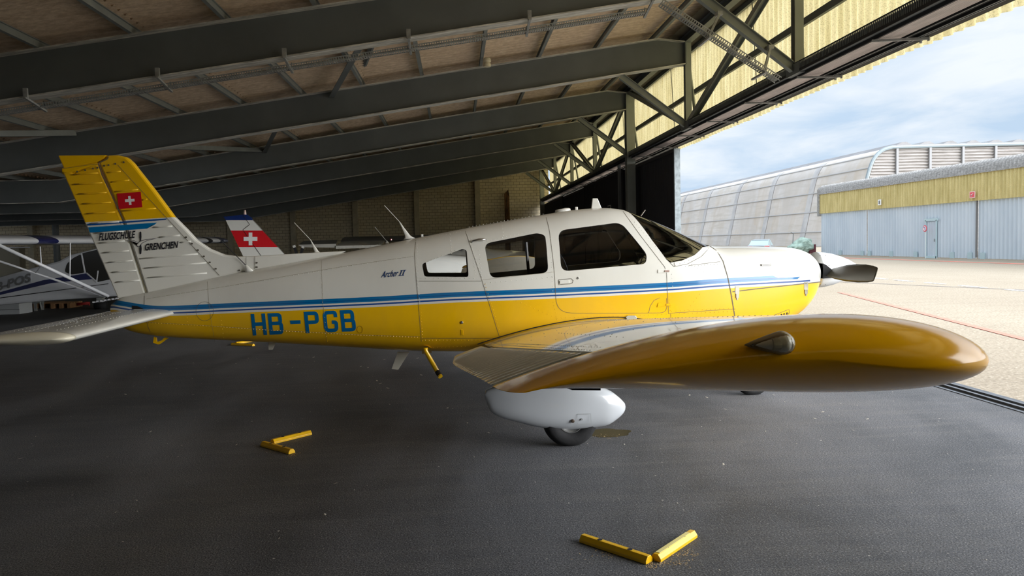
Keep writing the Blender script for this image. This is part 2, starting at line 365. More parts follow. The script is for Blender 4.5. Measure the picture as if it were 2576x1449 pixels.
# translucent fascia, its girts and the dark soffit
def corr_sheet(mb, x, y0, y1, z0, z1, per=.17, amp=.028, zj=.0, seed=1):
    rnd = random.Random(seed); n = int((y1-y0)/per*6); vs = []; step = 1.02
    for i in range(n+1):
        y = y0+(y1-y0)*i/n; xx = x+amp*math.sin(2*math.pi*y/per); j = (math.floor(y/step) % 3-1)*zj
        vs += [(xx, y, z0+j), (xx, y, z1)]
    mb.add(vs, [(2*i, 2*i+2, 2*i+3, 2*i+1) for i in range(n)])
mb = MB(); corr_sheet(mb, 5.12, -26.3, 41.2, 3.515, 5.52, zj=.008); mb.build('wall_door_fascia', M_fasc, smooth=True, fix=False, kind='structure')
gr = empty('fascia_girts', (4.98, 10, 4.5), 'dark steel girts and sag rods behind the yellow fascia', 'girt')
for z in (4.5, 5.40):
    mb = MB(); mb.bar((4.99, -26, z), (4.99, 41, z), .05, .10); mb.bar((5.03, -26, z+.03), (5.03, 41, z+.03), .05, .012); mb.build('girt', M_steel, gr)
for y in (7.5, 12.6, 17.4, 22.5, 27.5, 32.6, 37.6):
    mb = MB(); mb.tube([(5.06, y, 3.6), (4.95, y-.04, 5.5)], .008, 6); mb.build('sag_rod', M_steel, gr)
mb = MB(); mb.add([(4.3, -26.2, roofz(4.3)-.10), (5.2, -26.2, 5.44), (5.2, 41, 5.44), (4.3, 41, roofz(4.3)-.10)], [(0, 1, 2, 3)])
mb.build('trim_20', mat('eaves_board', rgb(70, 64, 58), .9, var=.3, vscale=3), kind='structure', fix=False)
# door header: ribbed soffit, dark running rails with bright gaps, small brackets
hd = empty('door_header', (4.85, 10, 3.6), 'ribbed metal soffit and sliding door tracks along the door opening', 'door track')
mb = MB()
for k in range(11): mb.box((4.625+.0215*k, 7.4, 3.605), (.0145, 66.6, .012))
mb.build('ribbed_soffit', mat('pinkish_zinc', rgb(216, 204, 202), .6, 0, var=.2, vscale=8, stretch=(1, .2, 1)), hd)
mb = MB(); mb.box((4.74, 7.4, 3.645), (.26, 66.6, .06)); mb.box((4.89, 7.4, 3.63), (.05, 66.6, .09)); mb.box((4.985, 7.4, 3.60), (.10, 66.6, .09)); mb.box((5.06, 7.4, 3.62), (.05, 66.6, .11)); mb.build('track_channel', M_dark, hd)
mb = MB()
for x, z in ((4.868, 3.582), (4.925, 3.555), (4.95, 3.552), (5.03, 3.56)): mb.box((x, 17.4, z), (.006, 66.6, .006))
mb.build('track_lip', M_galv, hd)
for k in range(-19, 14):
    y = 10.0+1.84*k
    mb = MB(); mb.bar((4.56, y+.03, 3.585), (5.02, y-.26, 3.535), .03, .025); mb.bar((5.02, y-.26, 3.60), (5.02, y-.26, 3.51), .03, .012); mb.box((4.96, y-.22, 3.51), (.02, .02, .03)); mb.build('track_bracket', M_galvd, hd)
ct = empty('cable_ladder', (4.60, 5, 3.74), 'slotted dark cable ladder running on the truss above the door header', 'cable ladder')
mb = MB(); mb.box((4.54, 7.4, 3.775), (.012, 66.6, .012)); mb.box((4.54, 7.4, 3.66), (.012, 66.6, .035)); mb.build('side_rail', M_dark, ct)
mb = MB()
for k in range(1750): mb.box((4.54, -24+.037*k, 3.72), (.008, .017, .10))
mb.build('rung', M_steel, ct, kind='stuff')
# ------------------------------------------------------------------ sliding door leaves standing closed at the back
def leaf(n, x, y0, y1, lab):
    e = empty('door_%d' % n, (x, (y0+y1)/2, 0), lab, 'sliding door', kind='structure')
    mb = MB(); corr_sheet(mb, x, y0, y1, .06, 3.46, per=.15, amp=.022); mb.build('door_sheet', M_black, e, smooth=True, fix=False)
    for y in (y0, y1):
        mb = MB(); mb.box((x, y, 1.76), (.07, .07, 3.4)); mb.build('stile', M_black, e)
    for z in (.1, 3.44):
        mb = MB(); mb.box((x, (y0+y1)/2, z), (.06, y1-y0, .08)); mb.build('door_rail', M_black, e)
    return e
d1 = leaf(1, 4.86, 16.75, 21.9, 'black corrugated sliding door leaf at the edge of the opening')
mb = MB(); mb.box((4.87, 16.68, 1.74), (.13, .07, 3.44)); mb.build('edge_post', mat('galvanised_post', rgb(128, 138, 142), .6, var=.3, vscale=12), d1)
leaf(9, 4.74, -4.5, 0.8, 'black corrugated sliding door leaf beside the camera'); leaf(5, 4.86, -9.5, -4.0, 'black corrugated sliding door leaf behind the camera'); leaf(6, 4.74, -15, -9.2, 'black corrugated sliding door leaf behind the camera, second'); leaf(7, 4.86, -20.5, -14.7, 'black corrugated sliding door leaf behind the camera, third'); leaf(8, 4.74, -26, -20.2, 'black corrugated sliding door leaf behind the camera, fourth')
leaf(2, 4.74, 21.5, 28.0, 'black corrugated sliding door leaf behind the steel column')
leaf(3, 4.86, 27.6, 34.2, 'black corrugated sliding door leaf further back'); leaf(4, 4.74, 33.8, 40.6, 'black corrugated sliding door leaf touching the block wall')
mb = MB(); mb.box((4.50, 20.9, 1.9), (.07, .10, 3.3)); tag(mb.build('door_guide_post', M_steel), 'slim dark post beside the steel column at the door', 'post')
mb = MB(); mb.box((4.55, 22.6, 2.38), (.02, .42, .30)); o = mb.build('notice_board', mat('sign_frame', rgb(196, 196, 190), .5)); tag(o, 'small white framed notice fixed to the black sliding door above the cabin roof', 'sign')
mb = MB()
mb.box((4.535, 22.6, 2.38), (.012, .36, .24)); mb.build('face', M_dark, o)
mb = MB(); mb.box((3.9, 39.9, 1.35), (.9, .5, 2.7)); tag(mb.build('metal_cabinet', mat('dark_cabinet', rgb(66, 62, 54), .6), bevel=.02), 'dark tall metal cabinet against the block wall beside the black doors', 'cabinet')
mb = MB(); zt = 4.3
mb.prism([(-.14, 0), (.15, 0), (.14, 3.98), (.10, 4.30), (-.12, 4.08)], lambda a, b, d: Vector((2.73+a, 40.7+d, b)), -.02, .02)
tag(mb.build('wooden_plank', mat('weathered_plank', rgb(120, 84, 52), .9, color2=rgb(52, 38, 26), vscale=5, stretch=(2, 1, .6))), 'tall weathered brown plank leaning on the block wall', 'plank')
_c = atY(141, 600, 35.0); mb = MB(); mb.tube([(_c.x, 35.0, 0), (_c.x, 35.0, 2.76)], .13, 16); tag(mb.build('steel_column', M_steel), 'dark round column standing before the far wall at the left', 'column')
# ------------------------------------------------------------------ diagonal roof bracing
BRC = [((-2.26, 14.9, 4.36), (-.85, 10.15, 4.60), 'dark diagonal roof brace crossing above the cabin, between the two nearest beams'),
       ((-.85, 10.3, 4.50), (-1.55, 14.2, 4.75), 'short pale roof brace crossing the dark diagonal one'),
       ((-6.95, 14.9, 3.72), (-11.0, 10.2, 3.05), 'grey diagonal roof brace at the upper left above the yellow fin tip'),
       ((-4.75, 20.0, 3.96), (-3.08, 15.0, 4.26), 'dark diagonal roof brace between second and third beams'),
       ((-4.75, 20.0, 3.98), (-7.6, 15.0, 3.58), 'grey diagonal roof brace between second and third beams')]
for a, b, lab in BRC:
    mb = MB(); mb.angle(a, b, .10, .012) if 'pale' not in lab else mb.tube([a, b], .05, 8)
    tag(mb.build('roof_brace', M_steel if 'dark' in lab else M_purl), lab, 'brace', 'diagonal roof braces')
# ------------------------------------------------------------------ perforated cable trays
def tray(e, p0, p1, w_, up=(0, 0, 1), pitch=.032):
    d, sx, u = MB().frame(p0, p1, up); p0 = Vector(p0); p1 = Vector(p1); L = (p1-p0).length
    for s_ in (-1, 1):
        mb = MB(); o_ = sx*(s_*w_/2)
        for h in (0, .045): mb.bar(p0+o_+u*h, p1+o_+u*h, .006, .012, up)
        mb.build('side_rail', M_galvd, e)
    mb = MB(); k = 0
    while k*pitch < L:
        c = p0+d*(k*pitch)
        for s_ in (-1, 1): mb.bar(c+sx*(s_*w_/2), c+sx*(s_*w_/2)+u*.045, .004, .014, d)
        mb.bar(c-sx*(w_/2), c+sx*(w_/2), .002, .026, u) if False else mb.bar(c-sx*(w_/2), c+sx*(w_/2), .017, .003, u)
        k += 1
    mb.build('perforated_base', M_galvd, e, kind='stuff')
e = empty('cable_tray', (0, 10.0, 4.0), 'long perforated cable tray hung under the nearest roof beam', 'cable tray')
pa, pb = (-9.7, 10.30, zb(-9.7)-.10), (2.62, 10.30, zb(2.62)-.10); tray(e, pa, pb, .12)
for x in (-6.8, -5.2, -3.62, -2.07, -.52, 1.02, 2.62):
    mb = MB(); z = zb(x); mb.bar((x, 9.93, z-.035), (x, 10.42, z-.12), .03, .022); mb.box((x, 9.96, z+.02), (.05, .03, .12)); mb.bar((x, 10.38, z-.12), (x, 10.38, z+.0), .012, .012); mb.build('hanger_bracket', M_galvd, e)
e = empty('cable_tray', (3.4, 9.95, 4.1), 'perforated cable tray descending beside the knee brace to the door header', 'cable tray')
tray(e, (2.70, 9.90, zb(2.72)-.12), (4.22, 9.86, 3.50), .16, pitch=.032)
for x, z, x2, z2 in ((3.3, 4.07, 3.52, 4.42), (4.02, 3.62, 4.20, 3.98)):
    mb = MB(); mb.bar((x, 9.74, z-.02), (x+.0, 10.2, z-.02), .03, .025); mb.bar((x, 9.80, z), (x2, 10.02, z2), .03, .03, (0, 1, 0)); mb.box((x2, 10.05, z2), (.07, .12, .05)); mb.build('hanger_strut', M_galvd, e)
mb = MB(); mb.lathe((.66, 14.2, 4.86), (0, 0, -1), [(0, .05), (.02, .07), (.06, .075), (.08, .06), (.12, .07), (.16, .065), (.17, .0)], 20)
tag(mb.build('alarm_sounder', mat('cream_plastic', rgb(214, 206, 180), .5), smooth=False), 'small cream round sounder hanging from a purlin', 'alarm')
# ------------------------------------------------------------------ the yellow and white low wing aeroplane
CYP = 7.1
PL = empty('light_aeroplane', (.8, CYP, 0), 'yellow and white low wing aeroplane with blue stripes, nearest the camera', 'aeroplane')
_X = [-3.08, -3.0, -2.77, -2.58, -2.13, -1.89, -1.6, -.96, -.35, .12, .5, .86, 1.01, 1.345, 1.568, 1.68, 1.867, 2.055, 2.206, 2.339, 2.434, 2.75, 3.0, 3.15, 3.24, 3.30, 3.35, 3.39]
_T = [1.04, 1.098, 1.142, 1.176, 1.264, 1.309, 1.352, 1.456, 1.567, 1.646, 1.705, 1.757, 1.779, 1.798, 1.771, 1.732, 1.653, 1.564, 1.489, 1.427, 1.417, 1.41, 1.40, 1.385, 1.36, 1.325, 1.27, 1.19]
_W = [.035, .07, .12, .15, .20, .23, .27, .36, .455, .525, .56, .57, .57, .57, .57, .568, .565, .555, .545, .535, .525, .49, .45, .41, .36, .30, .22, .10]
f_t = pchip(_X, _T); f_w = pchip(_X, _W)
f_b = pchip([-3.08, -3.0, -2.77, -2.58, -2.13, -1.64, -.925, -.384, .2, 1.2, 2.4, 2.8, 3.03, 3.18, 3.29, 3.34, 3.39], [.94, .83, .757, .73, .69, .65, .592, .553, .535, .53, .535, .585, .695, .78, .888, .98, 1.12])
f_m = pchip([-3.08, -2, 0, 2.4, 3.2, 3.39], [.985, .97, .98, 1.05, 1.12, 1.155])
f_nu = pchip([-3.08, -1.5, .3, 1.6, 2.4, 3.39], [2.1, 2.2, 2.7, 2.7, 2.9, 2.2]); f_nl = pchip([-3.08, -1.5, 0, 2.4, 3.39], [2.2, 2.8, 4.2, 3.6, 2.2])
def hw(x, z):
    w_, t, b, m = f_w(x), f_t(x), f_b(x), f_m(x)
    if z >= m: q = min(.9999, (z-m)/(t-m)); n = f_nu(x)
    else: q = min(.9999, (m-z)/(m-b)); n = f_nl(x)
    return w_*(1-q**n)**(1/n)
def ring(x, N=104, ins=0.0, zlo=None):
    w_, t, b, m = f_w(x)-ins, f_t(x)-ins, f_b(x)+ins, f_m(x); r = []
    for k in range(N):
        a = 2*math.pi*k/N; c, s = math.cos(a), math.sin(a); n = f_nu(x) if s >= 0 else f_nl(x)
        y = w_*math.copysign(abs(c)**(2/n), c); z = m+(t-m if s >= 0 else m-b)*math.copysign(abs(s)**(2/n), s)
        if zlo is not None: z = max(z, zlo)
        r.append((x, CYP+y, z))
    return r
def S(px, py, off=.002):                         # photo point -> point on the right fuselage side
    Y = 6.6
    for _ in range(12):
        p = atY(px, py, Y); Y = .5*Y+.5*(CYP-hw(p.x, p.z))
    p = atY(px, py, Y-off); return p
def Ffin(px, py, off=.0): return atY(px, py, CYP-.047-off)
# paint
YEL = rgb(244, 190, 0); WHT = rgb(228, 227, 219); BLU = rgb(0, 112, 170); DBL = rgb(0, 70, 146)
def paint_bits(t, b, c, rough=.28):
    co = t.new('ShaderNodeTexCoord').outputs['Object']
    n = t.noise(t.mapping(co, (1, 1, .5)), 2.2, 5, .6)
    c = t.mix(t.math('MULTIPLY', t.ramp(n, [(.4, g3(0)), (.75, g3(1))]), .12), c, rgb(150, 140, 116))
    t.l.new(c, b.inputs['Base Color']); b.inputs['Roughness'].default_value = rough; b.inputs['Coat Weight'].default_value = .5; b.inputs['Coat Roughness'].default_value = .06
def fus_paint():
    m = bpy.data.materials.new('fuselage_paint'); m.use_nodes = True; t = NT(m.node_tree); b = t.n['Principled BSDF']
    uv = t.new('ShaderNodeUVMap'); uv.uv_map = 'paint'; sp = t.new('ShaderNodeSeparateXYZ'); t.l.new(uv.outputs[0], sp.inputs[0])
    s, x = sp.outputs[0], sp.outputs[1]
    def band(lo, hi, xmax):
        return t.math('MULTIPLY', t.math('MULTIPLY', t.math('GREATER_THAN', s, lo), t.math('LESS_THAN', s, hi)), t.math('LESS_THAN', x, xmax))
    c = t.mix(t.math('GREATER_THAN', s, 0.0), YEL, WHT)
    c = t.mix(band(.019, .032, 3.16), c, DBL)
    c = t.mix(band(.047, .0885, t.math('ADD', t.math('MULTIPLY', s, -2.2), 2.98)), c, BLU)
    c = t.mix(band(.047, .066, t.math('ADD', t.math('MULTIPLY', s, 1.4), 2.96)), c, BLU)
    c = t.mix(band(.062, .0665, 2.9), c, DBL)
    paint_bits(t, b, c); return m
ZL = [(287, 780), (415, 795), (600, 787), (940, 772.5), (1150, 761), (1393, 751), (1680, 736.5), (1836, 725), (2069, 705)]
_p = [S(a, b_) for a, b_ in ZL]; f_zy = pchip([p.x for p in _p], [p.z for p in _p])
def paint_uv(me, org):
    uv = me.uv_layers.new(name='paint'); vs = [v.co for v in me.vertices]
    sv = [(vs_.z+org.z-f_zy(vs_.x+org.x), vs_.x+org.x) for vs_ in vs]
    for l in me.loops: uv.data[l.index].uv = sv[l.vertex_index]
# window outlines
def round_poly(pts, r, k=5):
    out = []; n = len(pts)
    for i in range(n):
        p = Vector(pts[i]); a = Vector(pts[i-1])-p; b = Vector(pts[(i+1) % n])-p
        d = min(r, a.length*.45, b.length*.45); A = p+a.normalized()*d; B = p+b.normalized()*d
        for j in range(k+1):
            t = j/k; q = A*(1-t)**2+p*2*t*(1-t)+B*t*t; out.append((q.x, q.y))
    return out
WIN = {'rear': [(1061, 664), (1164, 626), (1174, 630), (1179, 697), (1067, 696)],
       'middle': [(1218, 613), (1352, 586), (1372, 592), (1380, 686), (1234, 700)],
       'front': [(1404, 580), (1562, 559), (1628, 640), (1625, 664), (1412, 683)]}
WR = {'rear': 7, 'middle': 17, 'front': 20}
wpoly = {}
for k, v in WIN.items():
    wpoly[k] = [(S(a, b_).x, S(a, b_).z) for a, b_ in round_poly(v, WR[k])]
wsp = [(1586, 537), (1640, 604), (1678, 655), (1686, 661), (1715, 656), (1747, 642), (1768, 622)]
ws = [(S(a, b_).x, S(a, b_).z) for a, b_ in wsp]
wpoly['windshield'] = ws+[(2.30, 1.425), (2.36, 1.60), (1.62, 1.86), (1.50, 1.80)]
# fuselage shell with hollow cabin and cut windows
def tmp_obj(mb, name='tmp'):
    o = mb.build(name, M_dark); return o
xs = sorted(set([round(v, 4) for v in list(np.linspace(-3.08, 3.0, 150))+list(np.linspace(3.0, 3.39, 26))]))
mb = MB(); mb.loft([ring(x) for x in xs]); fus = tmp_obj(mb, 'fuselage')
mb = MB(); mb.loft([ring(x, 64, .035, .62) for x in np.linspace(-.5, 2.30, 40)]); cav = tmp_obj(mb)
cutters = [cav]
for k, v in wpoly.items():
    mb = MB(); mb.prism(v, lambda a, b, d: Vector((a, CYP+d, b)), -1.0, 1.0); cutters.append(tmp_obj(mb))
for c_ in cutters:
    md = fus.modifiers.new('cut', 'BOOLEAN'); md.operation = 'DIFFERENCE'; md.solver = 'EXACT'; md.object = c_
dg = bpy.context.evaluated_depsgraph_get(); dg.update()
me = bpy.data.meshes.new_from_object(fus.evaluated_get(dg)); fus.modifiers.clear(); fus.data = me
for c_ in cutters: bpy.data.objects.remove(c_)
me.materials.clear(); me.materials.append(fus_paint()); me.materials.append(mat('cabin_lining', rgb(196, 194, 188), .85))
for p in me.polygons:
    ok = True
    for vi in p.vertices:
        c_ = me.vertices[vi].co
        if abs(abs(c_.y-CYP)-hw(c_.x, c_.z)) > .006 and abs(c_.z-f_t(c_.x)) > .012 and abs(c_.z-f_b(c_.x)) > .012: ok = False; break
    p.material_index = 0 if ok else 1; p.use_smooth = True
me.transform(Matrix.Translation((-.8, -CYP, 0))); fus.parent = PL; me.set_sharp_from_angle(angle=math.radians(50)); paint_uv(me, Vector((.8, CYP, 0)))
# glass
def glass_mat(name, tint, refl=1.45):
    m = bpy.data.materials.new(name); m.use_nodes = True; t = NT(m.node_tree); t.n.remove(t.n['Principled BSDF'])
    tr = t.new('ShaderNodeBsdfTransparent'); tr.inputs[0].default_value = (*tint, 1); gl = t.new('ShaderNodeBsdfGlossy'); gl.inputs['Roughness'].default_value = .02
    fr = t.new('ShaderNodeFresnel'); fr.inputs[0].default_value = refl; mx = t.new('ShaderNodeMixShader')
    t.l.new(fr.outputs[0], mx.inputs[0]); t.l.new(tr.outputs[0], mx.inputs[1]); t.l.new(gl.outputs[0], mx.inputs[2]); t.l.new(mx.outputs[0], t.n['Material Output'].inputs[0])
    return m
M_glass = glass_mat('window_glass', (.92, .93, .94), 1.8); M_ws = glass_mat('windshield_glass', (.66, .68, .69), 2.8)
def inside(pt, poly):
    x, y = pt; c = False; n = len(poly)
    for i in range(n):
        x1, y1 = poly[i]; x2, y2 = poly[i-1]
        if (y1 > y) != (y2 > y) and x < (x2-x1)*(y-y1)/(y2-y1)+x1: c = not c
    return c
def grow(poly, d):
    cx = sum(p[0] for p in poly)/len(poly); cz = sum(p[1] for p in poly)/len(poly)
    return [(p[0]+d*(p[0]-cx)/max(.05, math.hypot(p[0]-cx, p[1]-cz)), p[1]+d*(p[1]-cz)/max(.05, math.hypot(p[0]-cx, p[1]-cz))) for p in poly]
def patch(poly, side, ins=.012, N=260, nx=90):   # piece of the (inset) fuselage surface inside an outline
    x0 = min(p[0] for p in poly); x1 = max(p[0] for p in poly); mb = MB(); rings = [ring(x, N, ins) for x in np.linspace(x0, x1, nx)]; vs = [p for r in rings for p in r]; used = {}; V = []; F_ = []
    for i in range(nx-1):
        for k in range(N):
            idx = (i*N+k, i*N+(k+1) % N, (i+1)*N+(k+1) % N, (i+1)*N+k)
            cx = sum(vs[j][0] for j in idx)/4; cy = sum(vs[j][1] for j in idx)/4; cz = sum(vs[j][2] for j in idx)/4
            if side and (cy-CYP)*side < 0: continue
            if not inside((cx, cz), poly): continue
            f = []
            for j in idx:
                if j not in used: used[j] = len(V); V.append(vs[j])
                f.append(used[j])
            F_.append(f)
    mb.add(V, F_); return mb
for k in ('rear', 'middle', 'front'):
    for sd_ in (-1, 1):
        patch(grow(wpoly[k], .012), sd_).build('side_window', M_glass, PL, smooth=True, fix=False)
patch(grow(wpoly['windshield'], .012), 0, N=300).build('windshield', M_ws, PL, smooth=True, fix=False)
# helpers that lay flat shapes on a surface
def ribbon(pts, wpx, fn=S, off=.002, step=6):
    P = []
    for (a, b), (c_, d) in zip(pts, pts[1:]):
        n = max(1, int(math.hypot(c_-a, d-b)/step))
        for i in range(n): P.append((a+(c_-a)*i/n, b+(d-b)*i/n))
    P.append(pts[-1]); L, R = [], []
    for i, p in enumerate(P):
        q0 = P[max(0, i-1)]; q1 = P[min(len(P)-1, i+1)]; dx, dy = q1[0]-q0[0], q1[1]-q0[1]; l = math.hypot(dx, dy) or 1
        nx, ny = -dy/l*wpx/2, dx/l*wpx/2; L.append(fn(p[0]+nx, p[1]+ny, off)); R.append(fn(p[0]-nx, p[1]-ny, off))
    n = len(P); return L+R, [(i, i+1, n+i+1, n+i) for i in range(n-1)]
def addrib(mb, pts, wpx, fn=S, off=.002, step=6): v, f = ribbon(pts, wpx, fn, off, step); mb.add(v, f)
def flat(polys, fn=S, off=.002, cuts=2):         # filled outlines in photo space laid on a surface
    bm = bmesh.new()
    for poly in polys:
        f = bm.faces.new([bm.verts.new((a, b, 0)) for a, b in poly])
    bmesh.ops.triangulate(bm, faces=bm.faces[:])
    if cuts: bmesh.ops.subdivide_edges(bm, edges=bm.edges[:], cuts=cuts, use_grid_fill=True)
    mb = MB(); bm.verts.ensure_lookup_table(); mb.add([fn(v.co.x, v.co.y, off) for v in bm.verts], [[v.index for v in f.verts] for f in bm.faces]); bm.free(); return mb
M_seamd = mat('seam_dark', rgb(100, 95, 82), .7); M_blue_p = mat('registration_blue', rgb(0, 104, 160), .35, coat=.4); M_ink = mat('black_lettering', rgb(34, 34, 40), .5)
M_yel = mat('yellow_paint', YEL, .28, coat=.5, var=.06, vscale=3); M_whp = mat('white_paint', WHT, .28, coat=.5, var=.05, vscale=2.5)
M_chrome = mat('chrome', rgb(200, 200, 200), .2, .95); M_rub = mat('tyre_rubber', rgb(26, 26, 28), .8, bump=.2, bscale=30)
# panel seams
def _rc(pts, r):
    out = [pts[0]]
    for i in range(1, len(pts)-1):
        p = Vector(pts[i]); a = Vector(pts[i-1])-p; b = Vector(pts[i+1])-p; d = min(r, a.length*.49, b.length*.49); A = p+a.normalized()*d; B = p+b.normalized()*d
        out += [tuple(A*(1-t)**2+p*2*t*(1-t)+B*t*t) for t in np.linspace(0, 1, 8)]
    return out+[pts[-1]]
SEAMS = [_rc([(1372, 541), (1382, 576), (1395, 683), (1400, 787), (1500, 788), (1678, 787), (1677, 750)], 38), [(1567, 531), (1614, 596), (1672, 671), (1677, 689), (1682, 790)],
         [(1169, 576), (1211, 700), (1257, 850)], [(1046, 604), (1043, 640), (1047, 700), (1053, 770), (1060, 860)], [(1054, 707), (1211, 707)], [(1062, 851), (1257, 851)],
         [(363, 739), (363, 766)], [(368, 806), (373, 824), (378, 835)], [(1632, 787), (1636, 770), (1645, 756), (1660, 749)], [(1683, 788), (1850, 777)], [(1687, 790), (1688, 806)],
         [(1686, 661), (1696, 671), (1730, 664), (1765, 645), (1783, 625)], [(1696, 660), (1697, 671)], [(1733, 668), (1812, 658)], [(1060, 596), (1040, 600)]]
mb = MB()
for s_ in SEAMS: addrib(mb, s_, .95)
for s_ in ([(1786, 619), (1803, 630), (1819, 657), (1831, 697), (1839, 737), (1849, 797)], [(1843, 734), (1900, 727), (2000, 716), (2066, 709)]): addrib(mb, s_, 2.2)
mb.build('panel_seam', M_seamd, PL, fix=False, smooth=True)
mb = MB()
for s_ in ([(368, 752), (430, 742), (560, 722), (700, 698), (860, 671), (960, 656), (1040, 645)], [(372, 811), (500, 818), (700, 831), (900, 842), (1058, 847)], [(1214, 704), (1395, 684)], [(520, 690), (526, 770), (540, 860)], [(808, 650), (812, 760), (822, 866)]):
    addrib(mb, s_, .6)
mb.build('skin_lap', mat('lap_line', rgb(150, 140, 112), .6), PL, fix=False, smooth=True)
# rivets
def rivets(mb, pts, sp_, fn=S, r=.0036, off=.001):
    acc = 0; out = []
    for (a, b), (c_, d) in zip(pts, pts[1:]):
        L = math.hypot(c_-a, d-b); t = acc
        while t < L: out.append((a+(c_-a)*t/L, b+(d-b)*t/L)); t += sp_
        acc = t-L
    for a, b in out:
        c_ = fn(a, b, off); tx = fn(a+2, b, off)-c_; ty = fn(a, b-2, off)-c_; tx.normalize(); n = tx.cross(ty).normalized()
        if n.y > 0: n = -n
        ty = n.cross(tx)
        vs = [c_+(tx*math.cos(q)+ty*math.sin(q))*r for q in np.linspace(0, 2*math.pi, 7)[:-1]]+[c_+n*.0022+(tx*math.cos(q)+ty*math.sin(q))*r*.5 for q in np.linspace(0, 2*math.pi, 7)[:-1]]
        mb.add(vs, [(i, (i+1) % 6, 6+(i+1) % 6, 6+i) for i in range(6)]+[tuple(range(6, 12))])
RW = [([(380, 750), (560, 722), (700, 700), (860, 672), (1040, 645)], 12.5), ([(806, 652), (811, 760)], 12), ([(550, 690), (552, 770)], 14), ([(1049, 606), (1050, 700), (1056, 760)], 9), ([(1070, 600), (1160, 582)], 9),
      ([(1172, 580), (1213, 706)], 8), ([(1132, 590), (1136, 640)], 8), ([(1180, 571), (1370, 538)], 9), ([(1215, 608), (1345, 580)], 10), ([(1262, 560), (1267, 592)], 8), ([(1205, 630), (1212, 700)], 11), ([(1222, 712), (1392, 697)], 13),
      ([(1385, 600), (1391, 740)], 12), ([(1070, 660), (1150, 628)], 9), ([(1060, 700), (1200, 700)], 11), ([(1585, 545), (1690, 668)], 9), ([(1185, 600), (1196, 690)], 9), ([(1700, 668), (1770, 640)], 12), ([(1725, 670), (1812, 664)], 8), ([(1690, 690), (1692, 720)], 10), ([(1816, 664), (1828, 700)], 10), ([(1740, 665), (1800, 700)], 9)]
RY = [([(376, 812), (500, 819), (700, 832), (900, 843), (1055, 849)], 7.5), ([(555, 795), (563, 855)], 11), ([(815, 775), (824, 870)], 12), ([(1058, 770), (1063, 860)], 8), ([(1070, 856), (1250, 856)], 9), ([(1220, 715), (1262, 850)], 8.5),
      ([(1080, 875), (1240, 868)], 10), ([(1300, 757), (1400, 800)], 12), ([(1392, 760), (1402, 810)], 9), ([(1402, 800), (1620, 793), (1850, 783)], 11), ([(1684, 745), (1688, 800)], 9), ([(1690, 783), (1845, 775)], 11), ([(1843, 745), (1848, 790)], 18), ([(1760, 740), (1722, 790)], 12), ([(470, 790), (472, 812)], 10)]
mb = MB()
for p, s_ in RW: rivets(mb, p, s_)
mb.cur = 1
for p, s_ in RY: rivets(mb, p, s_)
mb.build('rivets', [M_whp, M_yel], PL, fix=False, kind='stuff')
# cowling screws, small inspection ring
mb = MB(); pts = [(515+22*math.cos(a), 783+24*math.sin(a)) for a in np.linspace(0, 2*math.pi, 41)]; addrib(mb, pts, .8); mb.build('inspection_cover', M_seamd, PL, fix=False)
# registration letters: strokes 7.5 px wide of photo height 54
def regmap(a, b, off=.002): return S(630.5+a+.105*b, 790-.042*a+b, off)
SW = 9.0
def rp(pts, r): return round_poly(pts, r, 4)
def stroke(mb, pts, closed=False, w_=SW, fn=regmap):
    P = [Vector(p) for p in pts]; n = len(P); L, R = [], []
    for i in range(n):
        a = P[i-1] if (i or closed) else None; b = P[(i+1) % n] if (i < n-1 or closed) else None
        d1 = (P[i]-a).normalized() if a is not None and (P[i]-a).length > 1e-6 else None; d2 = (b-P[i]).normalized() if b is not None and (b-P[i]).length > 1e-6 else None
        if d1 is None: d1 = d2
        if d2 is None: d2 = d1
        nn = (Vector((-d1.y, d1.x))+Vector((-d2.y, d2.x))); nn.normalize(); k = w_/2/max(.35, nn.dot(Vector((-d1.y, d1.x))))
        L.append(P[i]+nn*k); R.append(P[i]-nn*k)
    m_ = n if closed else n-1; vs = []; fs = []
    for i in range(m_):
        j = (i+1) % n; q = max(1, int((P[j]-P[i]).length/5)); o = len(vs)
        for t in range(q+1):
            u = t/q; vs += [fn(*(L[i]*(1-u)+L[j]*u)), fn(*(R[i]*(1-u)+R[j]*u))]
        fs += [(o+2*t, o+2*t+2, o+2*t+3, o+2*t+1) for t in range(q)]
    mb.add(vs, fs)
h = SW/2
def corner(pts, r=7):                            # open polyline with rounded inner corners
    out = [pts[0]]
    for i in range(1, len(pts)-1):
        p = Vector(pts[i]); a = Vector(pts[i-1])-p; b = Vector(pts[i+1])-p; d = min(r, a.length*.49, b.length*.49)
        A = p+a.normalized()*d; B = p+b.normalized()*d
        for j in range(6): t = j/5; q = A*(1-t)**2+p*2*t*(1-t)+B*t*t; out.append((q.x, q.y))
    return out+[pts[-1]]
def L_H(mb, x, W_=36):
    stroke(mb, [(x+h, 0), (x+h, 54)]); stroke(mb, [(x+W_-h, 0), (x+W_-h, 54)]); stroke(mb, [(x+SW, 26), (x+W_-SW, 26)])
def L_B(mb, x, W_=36):
    stroke(mb, [(x+h, 0), (x+h, 54)]); stroke(mb, corner([(x+SW, h), (x+W_-h-1.5, h), (x+W_-h-1.5, 26), (x+SW, 26)])); stroke(mb, corner([(x+SW, 26), (x+W_-h, 26), (x+W_-h, 54-h), (x+SW, 54-h)]))
def L_P(mb, x, W_=36):
    stroke(mb, [(x+h, 0), (x+h, 54)]); stroke(mb, corner([(x+SW, h), (x+W_-h, h), (x+W_-h, 27), (x+SW, 27)]))
def L_G(mb, x, W_=36):
    stroke(mb, corner([(x+W_-h, 17), (x+W_-h, h), (x+h, h), (x+h, 54-h), (x+W_-h, 54-h), (x+W_-h, 29), (x+W_*.58, 29)], 9))
